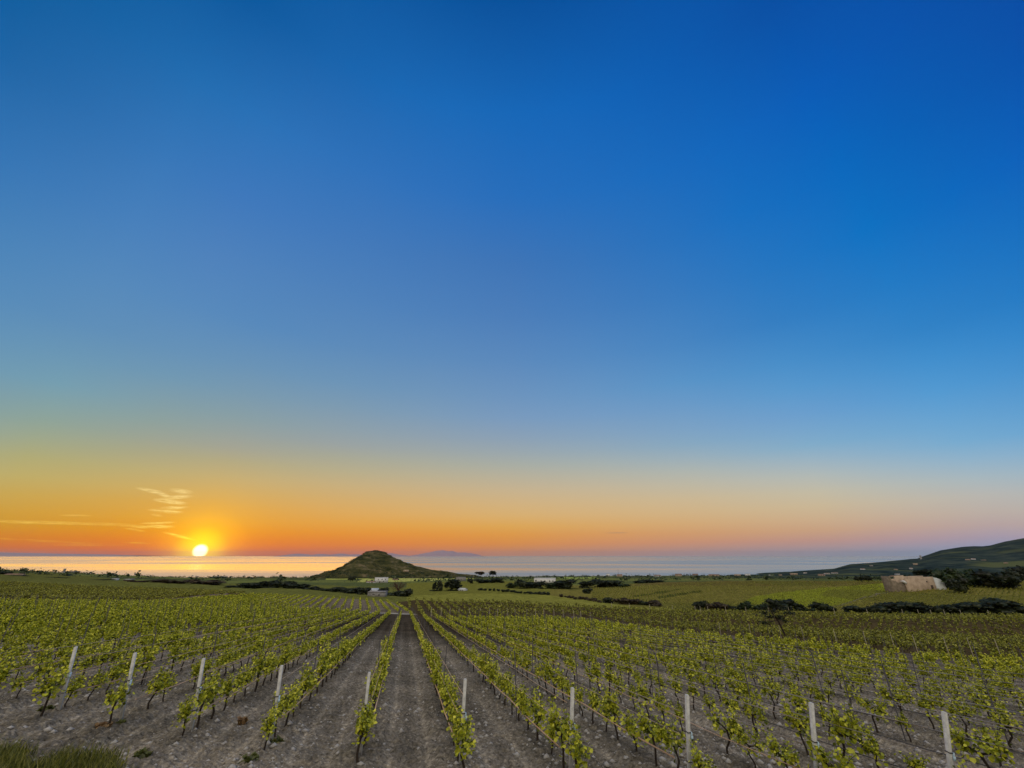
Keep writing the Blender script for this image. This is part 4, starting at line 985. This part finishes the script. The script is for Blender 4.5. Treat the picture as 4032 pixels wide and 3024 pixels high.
building('long_shed', 1462, 235, 48, 2316, 'long shed with pale sheet roof behind the stone hut', M_STONE, 'gable', M_ROOFP, 9, .5, (), (.0, .15, .5), 'shed')
building('shed', 1822, 298, 28, 2316, 'small shed with grey gable roof and white end wall', M_WHITE, 'gable', M_ROOFP, 4, -.5, ((-.2, .35, .16, .16),), (.45, .14, .52), 'shed')
building('villa', 2146, 480, 84, 2276, 'long flat roofed white villa above the dark grove', M_WHITE, 'flat', None, 10, -.1, ((-.82, .55, .06, .14), (-.35, .5, .05, .12), (.0, .45, .07, .16), (.45, .5, .05, .12), (.75, .5, .05, .12)), None)
# ruined farmhouse
X, Y, z = spot(3612, 262); k = (Y * CP + z * SP) / FPX
root = tag(empty('ruined_farmhouse', (X, Y, z - .3), RAD(6)), 'ruined tan stone farmhouse with broken roofline on the right slope', 'ruin')
def rx(px): return (px - 3612) * k
def rzz(py): return -r_of(py) * Y - z + .3
def slab(name, top, d0, d1, mat, dy=0):
    xs = [rx(p[0]) for p in top]; zs = [rzz(p[1]) for p in top]; mb = MB(); n_ = len(xs)
    for a in range(n_ - 1):
        x0, x1 = xs[a], xs[a + 1]
        mb.add([(x0, d0, -.5), (x1, d0, -.5), (x1, d1, -.5), (x0, d1, -.5), (x0, d0, zs[a]), (x1, d0, zs[a + 1]), (x1, d1, zs[a + 1]), (x0, d1, zs[a])], [(4, 5, 6, 7), (0, 1, 5, 4), (2, 3, 7, 6)] + ([(0, 4, 7, 3)] if a == 0 else []) + ([(1, 2, 6, 5)] if a == n_ - 2 else []))
    return part(name, mb, mat, root)
slab('front_wall', [(3548, 2279), (3566, 2278), (3567, 2272.5), (3677, 2270)], -3, -2.4, M_RUIN)
slab('back_wall', [(3520, 2282), (3548, 2279), (3549, 2267), (3590, 2266), (3591, 2270), (3677, 2268)], 2.4, 3, M_RUIN)
slab('white_wall', [(3677.6, 2273), (3692, 2275), (3706, 2281), (3719, 2290)], -3.1, 2.9, M_ROOFP)
slab('broken_corner', [(3488, 2268), (3494, 2267.5), (3495, 2283), (3514, 2286), (3515, 2291), (3547.4, 2293)], -2.6, 2.2, M_OLDW)
mb = MB(); mb.add([(rx(3528), -3.15, rzz(2286)), (rx(3546), -3.15, rzz(2284)), (rx(3556), -3.15, rzz(2292)), (rx(3550), -3.15, rzz(2299)), (rx(3536), -3.15, rzz(2290))] + [(rx(3528), -2.62, rzz(2286)), (rx(3546), -2.62, rzz(2284)), (rx(3556), -2.62, rzz(2292)), (rx(3550), -2.62, rzz(2299)), (rx(3536), -2.62, rzz(2290))], [(0, 1, 6, 5), (1, 2, 7, 6), (2, 3, 8, 7), (3, 4, 9, 8), (4, 0, 5, 9)], [(0, 4, 1), (1, 4, 3), (1, 3, 2), (5, 6, 9), (6, 8, 9), (6, 7, 8)]); part('roof_sheet', mb, M_WHITE, root)
mb = MB(); mb.box(rx(3641), rx(3646), -3.05, -2.9, rzz(2292), rzz(2287)); part('window', mb, M_DARKW, root)
mb = MB(); mb.box(rx(3654), rx(3664), -3.05, -2.9, 0, rzz(2303)); part('door', mb, M_DOOR, root)
# left far buildings
building('far_house', 58, 540, 60, 2262, 'low brown roofed house at the far left edge', M_TAN, 'gable', M_ROOFT, 7, 0, ((-.4, .3, .1, .1), (.3, .3, .1, .1)), (0, .07, .45))
building('white_cabin', 453, 430, 15, 2281, 'tiny white cabin left of the sun near the open shed', M_WHITE, 'flat', None, 4, 0, ((.2, .5, .2, .15),), (-.4, .16, .6))
root = building('open_shed', 507, 420, 27, 2281, 'dark open shed with pale roof below the sun glow', M_DOOR, 'flat', M_ROOFP, 5, 0, (), (.0, .6, .75), 'shed')
def tower(px, wpx, top, base, Y, label, loc=None, mat=M_STONE):
    X, Y, z = loc if loc else spot(px, Y); k = (Y * CP + z * SP) / FPX; r_ = wpx * k / 2; h = -r_of(top) * Y - z
    root = tag(empty('coastal_tower', (X, Y, z)), label, 'tower'); mb = MB(); mb.tube([(0, 0, -2), (0, 0, h * .86)], [r_, r_ * .82], 14); part('shaft', mb, mat, root)
    mb = MB(); mb.tube([(0, 0, h * .86), (0, 0, h)], [r_ * .95, r_ * .95], 14); part('parapet', mb, mat, root)
    mb = MB(); mb.box(-r_ * .2, r_ * .2, -r_ * 1.02, -r_ * .6, h * .5, h * .62); part('window', mb, M_DARKW, root)
tower(250, 9, 2239, 2256, 980, 'slim grey coastal tower on the shore at the far left')
building('coast_block', 279, 1000, 32, 2249, 'low flat block beside the slim tower at far left', M_STONE, 'flat', None, 10, 0, ((-.5, .5, .06, .15), (0, .5, .06, .15), (.5, .5, .06, .15)), None, 'building')
hs = head_spot(3630, 2201); tower(3630, 7, 2187, 2201, 2600, 'slim tower on the ridge of the right hand headland', hs)
building('coast_house', 866, 1300, 46, 2269, 'grey flat house on the shore right of the sun', M_STONE, 'flat', None, 12, 0, ((-.5, .5, .06, .12), (.4, .5, .06, .12)), None)
building('hill_house', 1597, 830, 20, 2244, 'small tan house on the right foot of the conical hill', M_TAN, 'flat', None, 7, 0, ((-.4, .5, .1, .14), (.4, .5, .1, .14)), None, loc=hill_spot(1597, 2252))
building('field_house', 1557, 760, 22, 2278, 'small tan cottage right of the white farmhouse', M_TAN, 'gable', M_ROOFT, 6, 0, ((-.3, .35, .12, .14),), (.3, .12, .5))
building('long_house', 1815, 640, 36, 2272, 'long low pale house in the fields right of the hill', M_STONE, 'flat', None, 8, 0, ((-.5, .5, .06, .12), (.1, .5, .06, .12)), None)
FH = [(2395, 2262, 12, 'tiny pale house on the shore below open sea', M_WHITE, 1700), (2440, 2264, 20, 'low tan house on the shore near a thin mast', M_TAN, 1650), (2588, 2266, 26, 'low white house on the shore right of the mast', M_WHITE, 1550), (2672, 2262, 24, 'pale shore house left of the coastal village', M_TAN, 1700), (2738, 2262, 20, 'grey shore house left end of the coastal village', M_STONE, 1750), (2812, 2264, 40, 'long tan building at the left of the coastal village', M_TAN, 1700), (2905, 2264, 22, 'pinkish house in the coastal village', M_TAN, 1700), (2945, 2262, 18, 'white house in the coastal village', M_WHITE, 1750)]
for (px, top, wpx, lab, mt, Yd) in FH:
    building('coast_house', px, Yd, wpx, top - 3, lab, mt, 'flat' if px % 2 else 'gable', M_ROOFT, 9, 0, ((-.4, .4, .08, .12), (.4, .4, .08, .12)), None, group='small houses along the shore')
HHS = [(3031, 2267, 10, 4, 'bright tiny white house low at the headland foot', M_WHITE), (3075, 2266, 8, 4, 'pale house right of a bright tiny white one', M_TAN), (3123, 2264, 25, 7, 'wide tan house at the headland foot', M_TAN), (3172, 2258, 10, 5, 'small white house at the start of the headland slope', M_WHITE), (3232, 2268, 22, 8, 'rounded orange tan house at the headland foot', M_RUIN), (3254, 2261, 18, 5, 'long white house above the orange tan house', M_WHITE), (3286, 2258, 22, 4, 'long pale house on the lower headland slope', M_WHITE), (3400, 2243, 14, 5, 'pale house in the scrub left on the headland', M_WHITE), (3431, 2231, 8, 6, 'pale gabled house below the left headland ridge', M_STONE), (3524, 2244, 10, 4, 'tan house in the scrub mid headland', M_TAN), (3603, 2225, 12, 7, 'pale house below the ridge tower', M_TAN), (3590, 2240, 8, 5, 'white house lower below the ridge tower', M_WHITE), (3531, 2265, 14, 6, 'white flat house on the plain behind the ruin', M_WHITE), (3514, 2270, 12, 4, 'tan house left of the white one behind the ruin', M_TAN), (3808, 2206, 14, 5, 'pale villa left on the upper headland slope', M_TAN), (3836, 2204, 12, 6, 'white villa right on the upper headland slope', M_WHITE), (3962, 2219, 10, 5, 'tan house on the slope near the right edge', M_TAN), (3871, 2207, 14, 3, 'low tan house on the upper headland near a white villa', M_TAN)]
for (px, py, wpx, hpx, lab, mt) in HHS:
    building('hillside_house', px, 0, wpx, py - hpx, lab, mt, 'flat' if px % 2 else 'gable', M_ROOFT, 9, 0, ((-.4, .4, .1, .14), (.4, .4, .1, .14)), None, group='houses scattered over the headland', loc=head_spot(px, py))
X, Y, z = spot(2436, 1600); mb = MB(); mb.tube([(0, 0, -1), (0, 0, 24)], .35, 5); tag(link('mast', mb.build('mast', M_STAKE), None, (X, Y, z)), 'thin dark mast on the shore right of centre', 'mast')

# ------------------------------------------------------------------ the air
hm = bpy.data.materials.new('haze'); hm.use_nodes = True; t = NT(hm.node_tree); t.n.clear()
pv = t.new('ShaderNodeVolumePrincipled'); pv.inputs['Color'].default_value = (.80, .78, .85, 1); pv.inputs['Density'].default_value = 0.8e-5; pv.inputs['Anisotropy'].default_value = .2
o_ = t.new('ShaderNodeOutputMaterial'); t.l.new(pv.outputs[0], o_.inputs['Volume'])
mb = MB(); mb.box(-130000, 130000, -300, 66000, SEA - 1, 480); tag(link('haze', mb.build('haze', hm)), None, None, None, 'stuff')
